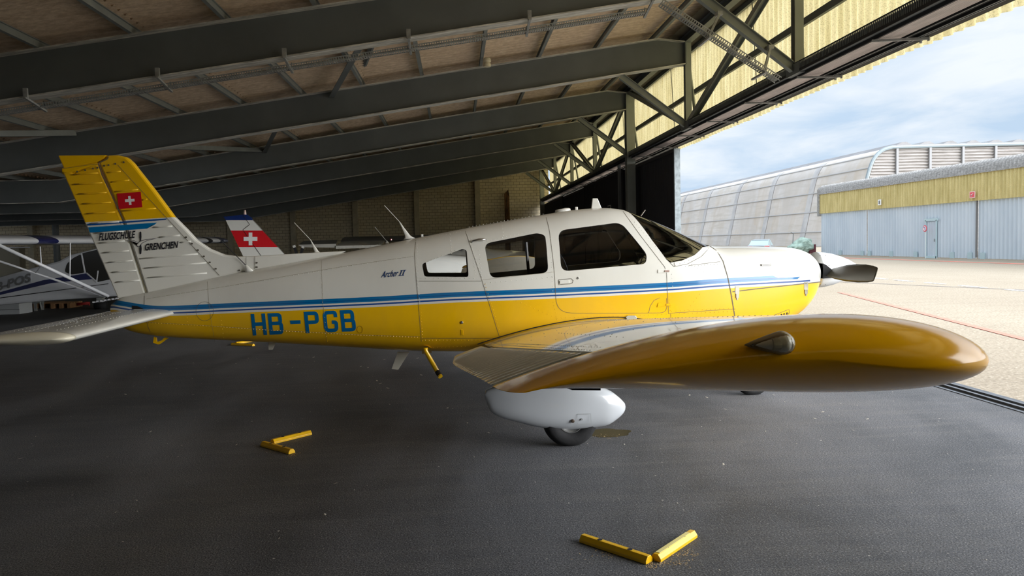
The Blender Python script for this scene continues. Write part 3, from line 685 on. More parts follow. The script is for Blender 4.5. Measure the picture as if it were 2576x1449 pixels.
for fn_ in (lambda m_: L_H(m_, 0), lambda m_: L_B(m_, 42.5), lambda m_: stroke(m_, [(97, 25), (123, 25)]), lambda m_: L_P(m_, 133.5), lambda m_: L_G(m_, 180.5), lambda m_: L_B(m_, 224.5)):
    mb = MB(); fn_(mb); mb.build('registration_letter', M_blue_p, PL, fix=False)
# typeset writing
def text_mb(s, fn, bold=.0, res=3):
    cu = bpy.data.curves.new('t', 'FONT'); cu.body = s; cu.size = 1; cu.resolution_u = res; cu.offset = bold; o = bpy.data.objects.new('t', cu); COL.objects.link(o)
    dg = bpy.context.evaluated_depsgraph_get(); dg.update(); me = bpy.data.meshes.new_from_object(o.evaluated_get(dg))
    vs = [v.co.copy() for v in me.vertices]; fs = [tuple(p.vertices) for p in me.polygons]
    xs_ = [v.x for v in vs]; ys_ = [v.y for v in vs]; x0, x1, y0, y1 = min(xs_), max(xs_), min(ys_), max(ys_)
    bpy.data.objects.remove(o); bpy.data.curves.remove(cu); bpy.data.meshes.remove(me)
    mb = MB(); mb.add([fn((v.x-x0)/(x1-x0), (v.y-y0)/(y1-y0)) for v in vs], fs); return mb
def textbox(s, bl, br, hgt, shear, fn, off=.003, bold=.03):   # baseline left/right in photo pixels, letter height, shear per height
    def f(u, v): return fn(bl[0]+(br[0]-bl[0])*u+shear*v*hgt, bl[1]+(br[1]-bl[1])*u-v*hgt, off)
    return text_mb(s, f, bold)
textbox('FLUGSCHULE', (248, 606), (338, 599), 19, .16, Ffin).build('school_lettering', M_ink, PL, fix=False)
textbox('GRENCHEN', (363, 631), (446, 624), 18, .16, Ffin).build('school_lettering', M_ink, PL, fix=False)
M_nav = mat('navy_script', rgb(10, 52, 104), .5); textbox('Archer', (958, 699), (999, 695), 17, .38, S, bold=.012).build('type_script', M_nav, PL, fix=False)
mb = MB()
for x_ in (1006, 1013): addrib(mb, [(x_, 693), (x_+5, 680)], 2.4, S, .003)
addrib(mb, [(1002.5, 693.6), (1016.5, 692.4)], 1.5, S, .0032); addrib(mb, [(1008, 680.6), (1022, 679.4)], 1.5, S, .0032); mb.build('type_numeral', M_nav, PL, fix=False)
# ------------------------------------------------------------------ fin and rudder
def fin_mat():
    m = bpy.data.materials.new('fin_paint'); m.use_nodes = True; t = NT(m.node_tree); b = t.n['Principled BSDF']
    co = t.new('ShaderNodeTexCoord').outputs['Object']; sp = t.new('ShaderNodeSeparateXYZ'); t.l.new(co, sp.inputs[0])
    a = Ffin(217, 559); b2 = Ffin(457, 545); k = (b2.z-a.z)/(b2.x-a.x)
    line = t.math('ADD', t.math('MULTIPLY', t.math('ADD', sp.outputs[0], .8-a.x), k), a.z)
    paint_bits(t, b, t.mix(t.math('GREATER_THAN', sp.outputs[2], line), WHT, YEL)); return m
M_fin = fin_mat()
def plate(px, hy, y=CYP, dx=0): return [(atY(a, b, y).x, atY(a, b, y).z) for a, b in px]
fy_ = lambda a, b, d: Vector((a, CYP+d, b))
fin_o = plate([(252, 408), (268, 401), (273, 392), (300, 391), (322, 396), (337, 410), (392, 480), (440, 545), (470, 575), (497, 604), (530, 626), (565, 640), (600, 645), (640, 644), (740, 638), (872, 631), (850, 642), (760, 660), (620, 684), (545, 700), (374, 738), (316, 555)], 0)
mb = MB(); mb.prism(fin_o, fy_, -.042, .042); mb.build('fin', M_fin, PL, bevel=.018)
rud_o = plate([(158, 424), (190, 437), (247, 412), (311, 557), (369, 738), (300, 750)], 0)
mb = MB(); mb.prism(rud_o, fy_, -.036, .036); rud = mb.build('rudder', M_fin, PL, bevel=.012)
mb = MB(); mb.prism(plate([(150, 392), (271, 391), (266, 400), (246, 410), (165, 425)], 0), fy_, -.034, .034); mb.prism(plate([(160, 424), (250, 409), (248, 415), (176, 438), (160, 434)], 0), fy_, -.04, .04); mb.build('rudder_cap', M_yel, rud, bevel=.012)
mb = MB(); c0 = atY(160, 431, CYP); mb.lathe(c0, (1, 0, 0), [(0, .0), (0, .03), (.05, .036), (.12, .03), (.20, .004)], 16); mb.build('tail_light', M_yel, rud, smooth=True)
# pressed beads
mb = MB()
def bead(mb, a, b, fn=Ffin, r=.0065):
    p0_, p1_ = fn(*a), fn(*b); n = 7; vs = []
    dn = Vector((0, .0034, 0)); mb.tube([p0_+(p1_-p0_)*t+dn for t in np.linspace(0, 1, 4)], r, 10)
for i in range(12):
    y = 436+i*24.6; xl = 158+8+(y-424)*.437; yy = y+3
    a = (xl+4+ (8 if i == 0 else 0), yy); b = (xl+ (75 if i < 7 else 68-(i-7)*1.5), yy-4-(1 if i > 5 else 0)); bead(mb, a, b)
mb.build('pressed_bead', M_fin, rud, smooth=True)
mb = MB()
for (a, b) in (((270, 434), (303, 431)), ((279, 458), (325, 453)), ((289, 482), (347, 477)), ((358, 503), (370, 501)), ((306, 531), (392, 524)), ((386, 572), (433, 569)), ((400, 597), (452, 592)), ((455, 610), (480, 607)), ((352, 651), (497, 639)), ((362, 675), (519, 661)), ((371, 699), (520, 687))): bead(mb, a, b)
mb.build('pressed_bead', M_fin, PL, smooth=True)
mb = MB(); addrib(mb, [(273, 394), (270, 400), (247, 411), (256, 440), (311, 555), (371, 738)], 2.0, Ffin, .001); addrib(mb, [(372, 738), (545, 700), (618, 682)], 1.5, Ffin, .001)
addrib(mb, [(296, 415), (420, 549), (552, 693)], 1.1, Ffin, .001); addrib(mb, [(641, 645), (641, 678)], 1.2, Ffin, .001); addrib(mb, [(158, 424), (245, 412)], .8, Ffin, .001); addrib(mb, [(619, 645), (619, 681)], 1, Ffin, .001); mb.build('fin_seam', M_seamd, PL, fix=False)
mb = MB()
for a, b in ((194, 432), (214, 428), (234, 424), (245, 422), (262, 417), (273, 415), (290, 412), (311, 408), (468, 597), (483, 613), (498, 629), (513, 645), (528, 660), (543, 676), (602, 680), (646, 661), (646, 672)):
    c_ = Ffin(a, b, .002); mb.lathe(c_, (0, 1, 0), [(-.001, .0), (-.001, .008), (.002, .008)], 10)
mb.build('fin_screws', mat('screw_grey', rgb(90, 84, 76), .5), PL)
flat([[(219, 563.5), (421, 549.5), (417, 553), (220, 567.5)]], Ffin, .0012, 0).build('stripe', mat('dark_blue_stripe', DBL, .3), PL, fix=False)
flat([[(222, 572), (395, 560), (389, 565), (381, 567), (370, 575), (226, 585)]], Ffin, .0012, 0).build('stripe', mat('blue_stripe', BLU, .3), PL, fix=False)
flat([[(294, 487), (354, 482.5), (358, 521), (299, 526)]], Ffin, .0022, 0).build('flag', mat('flag_red', rgb(200, 20, 34), .4), PL, fix=False)
fl = lambda u, v: (294+(354-294)*u+5*v, 487+39*v-4.5*u)
def cross_poly(f, cx=.5, cy=.5, aw=.085, al=.20, k=.62): return [f(cx-aw*k, cy-al*1.45), f(cx+aw*k, cy-al*1.45), f(cx+aw*k, cy-aw), f(cx+al, cy-aw), f(cx+al, cy+aw), f(cx+aw*k, cy+aw), f(cx+aw*k, cy+al*1.45), f(cx-aw*k, cy+al*1.45), f(cx-aw*k, cy+aw), f(cx-al, cy+aw), f(cx-al, cy-aw), f(cx-aw*k, cy-aw)]
flat([cross_poly(fl)], Ffin, .0032, 0).build('flag_cross', mat('flag_white', rgb(236, 236, 236), .4), PL, fix=False)
# school emblem: propeller with a gliding bird
em = flat([[(353, 582), (355.5, 584), (356, 596), (355, 606), (352.5, 606), (350.5, 597), (351, 584)], [(352.5, 613), (355, 613), (356.5, 626), (355.5, 638), (353.5, 640), (351, 637), (350.5, 625)]], Ffin, .0022, 0); em.build('emblem_propeller', M_ink, PL, fix=False)
em = flat([[(312, 604), (338, 605), (348, 610), (353, 606), (366, 602), (397, 599), (370, 606), (358, 612), (351, 621), (345, 620), (342, 615), (346, 613), (336, 609)]], Ffin, .0018, 0); em.build('emblem_bird', mat('bird_outline', rgb(86, 86, 90), .5), PL, fix=False)
em = flat([[(326, 605.5), (338, 606.5), (348, 611.5), (354, 607.5), (366, 603.5), (384, 601.2), (369, 605), (357, 611), (350, 619), (346, 618.5), (344.5, 615.5), (349, 613), (337, 608)]], Ffin, .0026, 0); em.build('emblem_bird', M_whp, PL, fix=False)
# ------------------------------------------------------------------ stabilator
def foil(t=.15, cam_=.03, n=22):
    xs_ = [(1-math.cos(math.pi*i/n))/2 for i in range(n+1)]
    yt = lambda x: 5*t*(.2969*math.sqrt(x)-.126*x-.3516*x*x+.2843*x**3-.1036*x**4); yc = lambda x: cam_*4*x*(1-x)*(1.05-.1*x)
    up = [(x, yc(x)+yt(x)) for x in xs_]; lo = [(x, yc(x)-yt(x)) for x in xs_]; return up, lo
def wing_ring(le, te, y, zle, zte, t=.15, cam_=.03, f0=0.0, f1=1.0, n=22, zs=1.0):
    xs_ = [f0+(f1-f0)*(1-math.cos(math.pi*i/n))/2 if f0 == 0 else f0+(f1-f0)*i/n for i in range(n+1)]
    yt = lambda x: 5*t*(.2969*math.sqrt(max(0, x))-.126*x-.3516*x*x+.2843*x**3-.1030*x**4); yc = lambda x: cam_*4*x*(1-x)
    c_ = le-te; f = lambda x, s_: (le-c_*x, y, zle+(zte-zle)*x+c_*zs*(yc(x)+s_*yt(x)))
    return [f(x, 1) for x in xs_]+[f(x, -1) for x in xs_[::-1][1 if f1 == 1 else 0:]][:(-1 if f0 == 0 else None)]
stab = None
for sgn in (-1, 1):
    mb = MB(); mb.loft([wing_ring(-2.49, -3.25, CYP+sgn*d, .955, .955, .11, 0, zs=1) for d in (.05, .5, 1.0, 1.5, 1.9)]); o = mb.build('stabilator', M_whp, PL, autosmooth=40)
    mb = MB(); mb.loft([wing_ring(-2.49-.12*(1-math.cos(u)), -3.25+.02*(1-math.cos(u)), CYP+sgn*(1.905+.11*math.sin(u)), .955, .955, .115, 0, zs=max(.03, math.cos(u))) for u in np.linspace(0, math.pi/2, 9)]); mb.build('stabilator_tip', mat('cream_tip', rgb(232, 226, 204), .35, coat=.4), o, smooth=True)
    if sgn < 0:
        mb = MB()
        for xx in (-2.66, -2.86, -3.04):
            for k in range(34):
                y = 5.3+k*.05; tt = (-2.49-xx)/.76; zz_ = .955+.76*5*.11*(.2969*math.sqrt(tt)-.126*tt-.3516*tt*tt+.2843*tt**3-.1036*tt**4)
                mb.lathe((xx, y, zz_-.0005), (0, 0, 1), [(0, .004), (.0025, .002), (.0026, 0)], 6)
        mb.build('stabilator_rivets', M_whp, o, kind='stuff')
mb = MB(); v = [S(a, b, .003) for a, b in ((332, 769), (345, 770), (362, 777), (332, 778))]; mb.add(v, [(0, 1, 2, 3)]); mb.build('stabilator_slot', M_dark, PL, fix=False)
# ------------------------------------------------------------------ wings
BRK = 2.5                                       # spanwise distance of the taper break from the centre line
WLE = pchip([.3, .62, 1.1, BRK, 5.12, 5.4], [1.95, 1.86, 1.60, 1.56, 1.405, 1.39]); WTE = pchip([.3, BRK, 5.12, 5.4], [-.04, -.04, .09, .10])
def wz(d): return .55+.1258*(d-.55)
def winc(d): return .095-.013*d
TIP0 = 5.05
def wsec(d, sgn, f0=0, f1=1, n=26, zs=1.06, le=None, te=None, dz=0): 
    le = WLE(d) if le is None else le; te = WTE(d) if te is None else te
    return wing_ring(le, te, CYP+sgn*d, wz(d)+winc(d)+dz, wz(d)+dz, .155, .032, f0, f1, n, zs)
def hingef(d): return 1-(.24+.01*(d-BRK if d > BRK else 0))/(WLE(d)-WTE(d))
def wtop(x, d):
    le, te = WLE(d), WTE(d); c_ = le-te; u = min(1, max(0, (le-x)/c_)); yt = 5*.155*(.2969*math.sqrt(u)-.126*u-.3516*u*u+.2843*u**3-.103*u**4)
    return wz(d)+winc(d)*(1-u)+1.06*c_*(.032*4*u*(1-u)+yt)
M_wing = mat('wing_white', rgb(232, 228, 212), .22, coat=.6, var=.04, vscale=2)
for sgn in (-1, 1):
    wg = None
    mb = MB(); ds = [.35, .5, .7, .9, 1.1, 1.6, 2.1, 2.5, 3.2, 3.9, 4.6, TIP0]
    mb.loft([wsec(d, sgn, 0, hingef(d)-.006, 30) for d in ds]); wg = mb.build('wing', M_wing, PL, autosmooth=40)
    # flap (inboard) and aileron (outboard), both with pressed ribs
    for nm, d0, d1, dz in (('flap', .60, 2.47, -.006), ('aileron', 2.53, 4.98, .0)):
        rg = []; pitch = .095; nrib = int((d1-d0)/pitch)
        for k in range(nrib):
            for fr, bump in ((0, 0), (.42, 0), (.5, 1), (.58, 0)):
                d = d0+(k+fr)*(d1-d0)/nrib; r_ = wsec(d, sgn, hingef(d)+.006, 1, 10, dz=dz)
                rg.append([(p[0], p[1], p[2]+(.0042 if bump and 0 < i < 10 else 0)) for i, p in enumerate(r_)])
        rg.append(wsec(d1, sgn, hingef(d1)+.006, 1, 10, dz=dz)); mb = MB(); mb.loft(rg); mb.build(nm, M_wing, wg, autosmooth=60)
    mb = MB(); mb.loft([[(a, b, c_-.012) for a, b, c_ in wsec(d, sgn, hingef(d)-.03, hingef(d)+.03, 3)] for d in (.6, 2.5, 5.0)]); mb.build('hinge_gap', M_dark, wg)
    # moulded tip
    rg = []
    for u in np.linspace(0, math.pi/2, 16):
        d = TIP0+.30*math.sin(u); k = 1-math.cos(u); le = WLE(TIP0)-.34*k**1.15; te = WTE(TIP0)+.06*k
        full = wsec(d, sgn, 0, 1, 34, le=le, te=te); nh = 35; ku = max(.02, math.cos(u)**.75); kl = max(.02, math.cos(u)**.95); r_ = []
        for i_, p in enumerate(full):
            j_ = i_ if i_ < nh else 2*(nh-1)-i_; up_ = full[j_][2]; lo_ = full[(2*(nh-1)-j_) % len(full)][2] if 0 < j_ < nh-1 else up_
            wl_ = max(0, 1-((le-p[0])/(le-te))/.22); zc_ = lo_+(up_-lo_)*(.58-.10*wl_); r_.append((p[0], p[1], zc_+(p[2]-zc_)*(ku if i_ < nh else kl+(ku-kl)*wl_)))
        rg.append(r_)
    for i, r_ in enumerate(rg):
        pass
    mb = MB(); mb.loft(rg); tip = mb.build('wing_tip', M_yel if sgn > 0 else mat('amber_yellow_tip', rgb(240, 176, 0), .16, coat=.12, spec=.22), wg, smooth=True)
    mb = MB(); mb.loft([wsec(TIP0-.002, sgn, 0, 1, 30, zs=1.003), wsec(TIP0+.003, sgn, 0, 1, 30, zs=1.003)]); mb.build('tip_seam', M_seamd, wg)
    if sgn < 0:
        mb = MB()
        def wr(pts, sp_):
            for (xa, da), (xb_, db) in zip(pts, pts[1:]):
                n = int(math.hypot(xb_-xa, db-da)/sp_)
                for i in range(n):
                    x = xa+(xb_-xa)*i/n; d = da+(db-da)*i/n; mb.lathe((x, CYP-d, wtop(x, d)-.001), (0, 0, 1), [(0, .0032), (.0018, .002), (.002, 0)], 6)
        hx = lambda d: WLE(d)-(WLE(d)-WTE(d))*hingef(d)
        wr([(hx(.7)+.02, .7), (hx(2.5)+.02, 2.5), (hx(5)+.02, 5)], .035); wr([(hx(.7)+.05, .7), (hx(2.5)+.05, 2.5), (hx(5)+.05, 5)], .035)
        for d in (.75, 1.2, 1.7, 2.2, 2.75, 3.3, 3.9, 4.5): wr([(hx(d)+.06, d), (WLE(d)-.25, d)], .07)
        wr([(.95, .7), (.93, 5)], .05); wr([(1.2, 1.5), (1.0, 5)], .05); wr([(.5, 3.3), (.5, 4.9)], .10)
        mb.build('wing_rivets', mat('wing_rivet', rgb(180, 172, 152), .4), wg, kind='stuff')
        mb = MB(); mb.loft([[(x, CYP-f_w(x)*.99-o_, wtop(x, .6)+.012+z_) for o_, z_ in ((0, -.004), (.015, -.004), (.015, .0), (0, .003))] for x in np.linspace(.16, 1.7, 20)]); mb.build('root_seal', M_dark, wg)
        # navigation light in its teardrop fairing
        c_ = atY(1952, 866, 1.745); nl = MB(); tear = []
        for t in np.linspace(0, 1, 15):
            x = -.062+.108*t; r_ = .026*math.sqrt(max(0, 1-((t-.72)/.28)**2)) if t > .72 else .026*(t/.72)**.8
            tear.append([(c_.x+x, c_.y+.0+max(r_, .0008)*1.1*math.cos(a), c_.z+.002*(t-.5)+max(r_, .0008)*math.sin(a)) for a in np.linspace(0, 2*math.pi, 21)[:-1]])
        nl.loft(tear); lens = nl.build('navigation_lens', glass_mat('lens_glass', (.98, .98, .96), 1.35), wg, smooth=True)
        mb = MB(); mb.loft([[(c_.x+(p[0]-c_.x)*1.10-.002, c_.y+.014+(p[1]-c_.y)*.9, c_.z+(p[2]-c_.z)*1.12) for p in r_] for r_ in tear]); mb.build('lens_fairing', mat('clear_edge', rgb(170, 150, 110), .3), lens, smooth=True)
        mb = MB(); mb.loft([[(c_.x+.004+(p[0]-c_.x)*.84, c_.y+.002+(p[1]-c_.y)*.84, c_.z+(p[2]-c_.z)*(.78+.05*(k_ % 2))) for p in r_] for k_, r_ in enumerate(tear)]); mb.build('reflector', mat('reflector_pale', rgb(246, 244, 232), .3), lens, autosmooth=20)
        mb = MB(); mb.tube([c_+Vector((-.012, -.004, 0)), c_+Vector((.034, -.004, 0))], .015, 14); mb.lathe(c_+Vector((-.03, -.002, 0)), (1, 0, 0), [(0, .003), (.02, .008), (.022, 0)], 12); mb.build('bulb', mat('bulb_silver', rgb(236, 232, 214), .25), lens)
# ------------------------------------------------------------------ undercarriage
def pant(name, cx, y, pts_top, pts_bot, hwid, parent):
    ft = pchip([p[0] for p in pts_top], [p[1] for p in pts_top]); fb = pchip([p[0] for p in pts_bot], [p[1] for p in pts_bot]); fw_ = pchip([p[0] for p in hwid], [p[1] for p in hwid])
    x0, x1 = pts_top[0][0], pts_top[-1][0]; rg = []
    for t in np.linspace(0, 1, 40):
        x = x0+(x1-x0)*(.5-.5*math.cos(math.pi*t)); a_, b_ = ft(x), fb(x); m_ = (a_+b_)/2; w_ = fw_(x); r_ = []
        for k in range(36):
            q = 2*math.pi*k/36; c_, s_ = math.cos(q), math.sin(q)
            r_.append((x, y+w_*math.copysign(abs(c_)**.75, c_), m_+(a_-b_)/2*math.copysign(abs(s_)**.75, s_)))
        rg.append(r_)
    mb = MB(); mb.loft(rg); return mb.build(name, mat('fairing_white', rgb(186, 190, 194), .22, coat=.8), parent, smooth=True)
def wheel(cx, y, r, wd, parent):
    mb = MB(); prof = []
    for q in np.linspace(-1, 1, 15): prof.append((q*wd/2, r-(.030*abs(q)**3+.012*q*q)))
    ring_ = [(-wd*.32, r*.44), (-wd/2+.010, r*.47)]+prof+[(wd/2-.010, r*.47), (wd*.32, r*.44)]; mb.loft([[Vector((cx+max(q_[1], 1e-4)*math.cos(2*math.pi*k/48), y+q_[0], r-.012+q_[1]*math.sin(2*math.pi*k/48))) for k in range(48)] for q_ in ring_], cap=False)
    for v_i, v_ in enumerate(mb.v): mb.v[v_i] = (v_[0], v_[1], max(v_[2], 0.001))
    w_ = mb.build('tyre', M_rub, parent, smooth=True)
    mb = MB(); mb.lathe((cx, y, r-.012), (0, 1, 0), [(-wd*.42, 0), (-wd*.42, .05), (-wd*.28, .07), (-wd*.34, .085), (-wd*.44, r*.44), (-wd*.42, r*.46), (wd*.42, r*.46), (wd*.42, 0)], 36); mb.build('rim', mat('wheel_rim', rgb(150, 150, 148), .35, .6), w_, smooth=False)
for sgn in (-1, 1):
    y = CYP+sgn*1.52; P_ = lambda a, b: (atY(a, b, CYP-1.52).x, atY(a, b, CYP-1.52).z)
    top = [P_(1219, 990), P_(1221, 983), P_(1232, 977), P_(1260, 968), P_(1400, 955), P_(1480, 962), P_(1530, 980), P_(1556, 998), P_(1568, 1010), P_(1572, 1016), P_(1573, 1023)]
    bot = [P_(1219, 992), P_(1222, 1004), P_(1227, 1020), P_(1237, 1037), P_(1300, 1060), P_(1370, 1075), P_(1440, 1079), P_(1520, 1070), P_(1552, 1052), P_(1568, 1037), P_(1572, 1030), P_(1573, 1024)]
    top = sorted(top); bot = sorted(bot); x0, x1 = top[0][0], top[-1][0]; bot[0] = (x0, bot[0][1]); bot[-1] = (x1, bot[-1][1])
    wp = [(x0, .03), (x0+.05, .055), (x0+.3, .105), (x0+.62, .125), (x1-.18, .11), (x1-.05, .07), (x1-.01, .035), (x1, .012)]
    g_ = pant('wheel_fairing', 0, y, top, bot, wp, PL)
    wheel(.80, y, .205, .16, PL)
    mb = MB(); mb.tube([(.78, y, .45), (.72, y, .85)], [.06, .07], 16); mb.build('gear_leg', M_whp, PL, smooth=True)
    if sgn < 0:
        pf = lambda a, b, o=.0: atY(a, b, y-.125-o)
        mb = MB(); addrib(mb, [(1452, 1042), (1486, 1041), (1487, 1066), (1455, 1068), (1451, 1062), (1452, 1042)], 1.1, pf, .001); mb.lathe(pf(1464, 1055), (0, -1, 0), [(-.01, 0), (-.01, .007), (.003, .007), (.003, .003), (.0, 0)], 12); mb.build('access_flap', mat('flap_seam_grey', rgb(150, 152, 152), .5), g_)
        mb = MB(); mb.lathe(pf(1441, 1059.5), (0, -1, 0), [(-.012, 0), (-.012, .013), (.002, .013), (.004, .006), (.004, 0)], 16); mb.build('axle_screw', mat('dark_brown_metal', rgb(84, 72, 62), .4, .5), g_)
ng = pant('nose_wheel_fairing', 0, CYP, [(2.36, .42), (2.45, .47), (2.7, .52), (2.95, .46), (3.12, .34)], [(2.36, .36), (2.5, .24), (2.75, .17), (2.98, .20), (3.12, .30)], [(2.36, .02), (2.5, .07), (2.75, .10), (3.0, .08), (3.12, .02)], PL)
wheel(2.78, CYP, .18, .13, PL)
mb = MB(); mb.tube([(2.78, CYP, .4), (2.70, CYP, .62)], .045, 14); mb.build('gear_leg', M_whp, PL)
# ------------------------------------------------------------------ spinner and propeller
SX, SZ = 3.395, 1.17
mb = MB(); mb.lathe((SX, CYP, SZ), (1, 0, 0), [(0, 0), (0, .168), (.02, .170), (.08, .166), (.16, .152), (.25, .124), (.33, .090), (.40, .050), (.44, .020), (.452, 0)], 40); sp_ = mb.build('spinner', mat('spinner_white', rgb(226, 229, 230), .2, coat=.8), PL, smooth=True)
M_prop = mat('propeller_dark', rgb(84, 80, 68), .35, .3)
for sgn in (-1, 1):
    rg = []
    for r_, ch, tw, th in ((.06, .10, 70, .060), (.14, .12, 62, .052), (.20, .15, 55, .036), (.34, .17, 42, .022), (.52, .178, 32, .017), (.70, .170, 25, .013), (.84, .150, 21, .010), (.91, .125, 19, .008), (.925, .105, 19, .006)):
        a = math.radians(tw); cx = Vector((math.sin(a), 0, math.cos(a)*-sgn)); nx = Vector((math.cos(a), 0, math.sin(a)*sgn)); c0 = Vector((SX+.085, CYP+sgn*r_, SZ+.0-.01*sgn*-1))
        pr = [(1-2*t, math.sin(math.pi*min(1, t**.8))) for t in np.linspace(0, 1, 9)]
        rg.append([c0+cx*(ch/2*u)+nx*(th*.7*v_) for u, v_ in pr]+[c0+cx*(ch/2*u)-nx*(th*.3*v_) for u, v_ in pr[::-1][1:-1]])
    mb = MB(); mb.loft(rg); mb.build('propeller_blade', M_prop, PL, smooth=True)
mb = MB(); mb.prism([(SX+.0, SZ-.075), (SX+.0, SZ+.065), (SX+.03, SZ+.05), (SX+.15, SZ-.05), (SX+.12, SZ-.07)], lambda a, b, d: Vector((a, CYP+d, b)), -.175, .175); mb.build('blade_cuff_opening', M_dark, sp_)
mb = MB()
for a in (35, 75, 115, 145, 215, 250, 290, 325):
    for x_, r_ in ((.06, .167), (.008, .1695)):
        q = math.radians(a); mb.lathe((SX+x_, CYP-r_*math.sin(q), SZ+r_*math.cos(q)), (0, -math.sin(q), math.cos(q)), [(-.001, .004), (.0015, .004), (.002, 0)], 8)
mb.build('spinner_screws', M_dark, sp_)
# cowling extras: latches, louvres, slots
M_lat = mat('latch_metal', rgb(164, 160, 146), .4, .5)
for (a, b) in ((1855, 737), (2028, 727)):
    mb = MB()
    for (u0, v0, u1, v1, o_) in ((-5, -17, 5, 2, .003), (-3, 2, 4, 12, .008), (-1.5, 12, 2, 17, .006)):
        c0 = [S(a+u, b+v, 0) for u, v in ((u0, v0), (u1, v0), (u1, v1), (u0, v1))]; c1 = [S(a+u, b+v, o_) for u, v in ((u0, v0), (u1, v0), (u1, v1), (u0, v1))]
        mb.add(c0+c1, [(0, 1, 5, 4), (1, 2, 6, 5), (2, 3, 7, 6), (3, 0, 4, 7), (4, 5, 6, 7)])
    mb.build('cowling_latch', M_lat, PL)
lv = MB()
for i in range(9):
    x = 1977-i*7.2; hgt = max(3, 20-i*1.9); addrib(lv, [(x+3.5, 806-hgt), (x+1.5, 806-hgt*.5), (x-3, 807)], 3.0, S, .002, 4)
lv.build('cooling_louvres', M_dark, PL, fix=False)
mb = MB(); addrib(mb, [(1918, 802), (1950, 792), (1985, 778), (1986, 786), (1978, 800)], 1.0); addrib(mb, [(1913, 665), (1939, 664), (1940, 668), (1913, 669), (1913, 665)], .9); mb.build('cowling_outline', M_seamd, PL, fix=False)
mb = MB(); mb.lathe(S(1915, 667, .002), (0, -1, 0), [(0, .006), (.003, .004), (.003, 0)], 8); mb.build('oil_door_button', M_dark, PL)
# door furniture
def slab(px, depth, m, name, parent=PL):
    mb = MB(); n = len(px); c0 = [S(a, b, -.003) for a, b in px]; c1 = [S(a, b, depth) for a, b in px]; mb.add(c0+c1, [(i, (i+1) % n, n+(i+1) % n, n+i) for i in range(n)]+[tuple(range(n, 2*n))]); return mb.build(name, m, parent, bevel=.0015)
mb = MB(); addrib(mb, [(1405, 704), (1437, 701), (1442, 706), (1440, 712), (1434, 714), (1406, 716), (1405, 704)], 1.3); mb.build('door_handle', M_seamd, PL, fix=False)
slab([(1408, 706), (1431, 704), (1432, 712), (1408, 714)], .006, M_whp, 'door_handle')
mb = MB(); mb.lathe(S(1454, 699.5, -.001), (0, -1, 0), [(0, .010), (.005, .010), (.006, .005), (.003, .004), (.003, 0)], 16); mb.build('door_lock', M_chrome, PL)
mb = MB(); mb.tube([S(1186, 610, .0), S(1190, 606, .02), S(1205, 603, .028), S(1218, 602, .022), S(1223, 603, .0)], [.005, .009, .011, .010, .005], 10); mb.build('grab_handle', M_chrome, PL, smooth=True)
mb = MB(); mb.lathe(S(1162, 811, -.001), (0, -1, 0), [(0, .012), (.006, .012), (.008, .006), (.008, 0)], 14); mb.build('baggage_lock', M_chrome, PL)
slab([(1159, 829), (1165, 829), (1166, 843), (1160, 843)], .004, M_yel, 'baggage_hinge'); slab([(1656, 762), (1676, 761), (1676, 770), (1653, 773)], .006, M_yel, 'door_hinge'); slab([(1676, 764), (1690, 764), (1690, 768), (1676, 769)], .012, M_yel, 'door_hinge')
slab([(1655, 678), (1676, 677), (1676, 686), (1655, 687)], .006, M_whp, 'door_hinge'); slab([(1672, 680), (1684, 680), (1684, 684), (1672, 684)], .012, mat('hinge_rust', rgb(160, 130, 118), .6), 'door_hinge')
slab([(1574, 797), (1581, 794), (1598, 794), (1603, 799), (1600, 804), (1578, 804)], .02, mat('vent_clear', rgb(190, 190, 180), .2, .3), 'vent_scoop')
mb = MB(); addrib(mb, [(897+7*math.cos(a)+8, 829+9*math.sin(a)) for a in np.linspace(0, 2*math.pi, 19)], 1.3); mb.build('static_port_ring', mat('dark_yellow', rgb(170, 130, 10), .4), PL, fix=False)
# step, tie down, belly aerials
mb = MB(); a = atY(1071, 884, 6.62); b = atY(1108, 948, 6.42); mb.tube([a+Vector((0, 0, .03)), a, a+(b-a)*.8], .020, 12); st = mb.build('step', M_yel, PL, smooth=True)
mb = MB(); mb.tube([a+(b-a)*.96, b], .0205, 12); mb.build('end_cap', M_yel, st)
mb = MB(); mb.tube([a+(b-a)*.8, a+(b-a)*.955], .0215, 12); mb.build('grip', mat('grip_black', rgb(40, 34, 24), .8), st); slab([(1061, 872), (1067, 869), (1077, 870), (1086, 876), (1086, 888), (1062, 890)], .012, M_yel, 'step_bracket')
mb = MB()
tp = [(388, 847), (386, 862), (397, 866), (402, 866), (425, 850), (415, 848), (408, 856), (395, 860), (394, 849)]
mb.prism(plate(tp, 0), fy_, -.008, .008); mb.build('tail_tiedown', M_yel, PL)
for nm, px_ in (('belly_aerial', [(1000, 885), (1030, 885), (1002, 930), (985, 928)]), ('belly_aerial', [(675, 862), (694, 862), (686, 880), (676, 880)])):
    mb = MB(); mb.prism(plate(px_, 0), fy_, -.008, .008); mb.build(nm, mat('aerial_grey', rgb(196, 192, 178), .5), PL, bevel=.003)
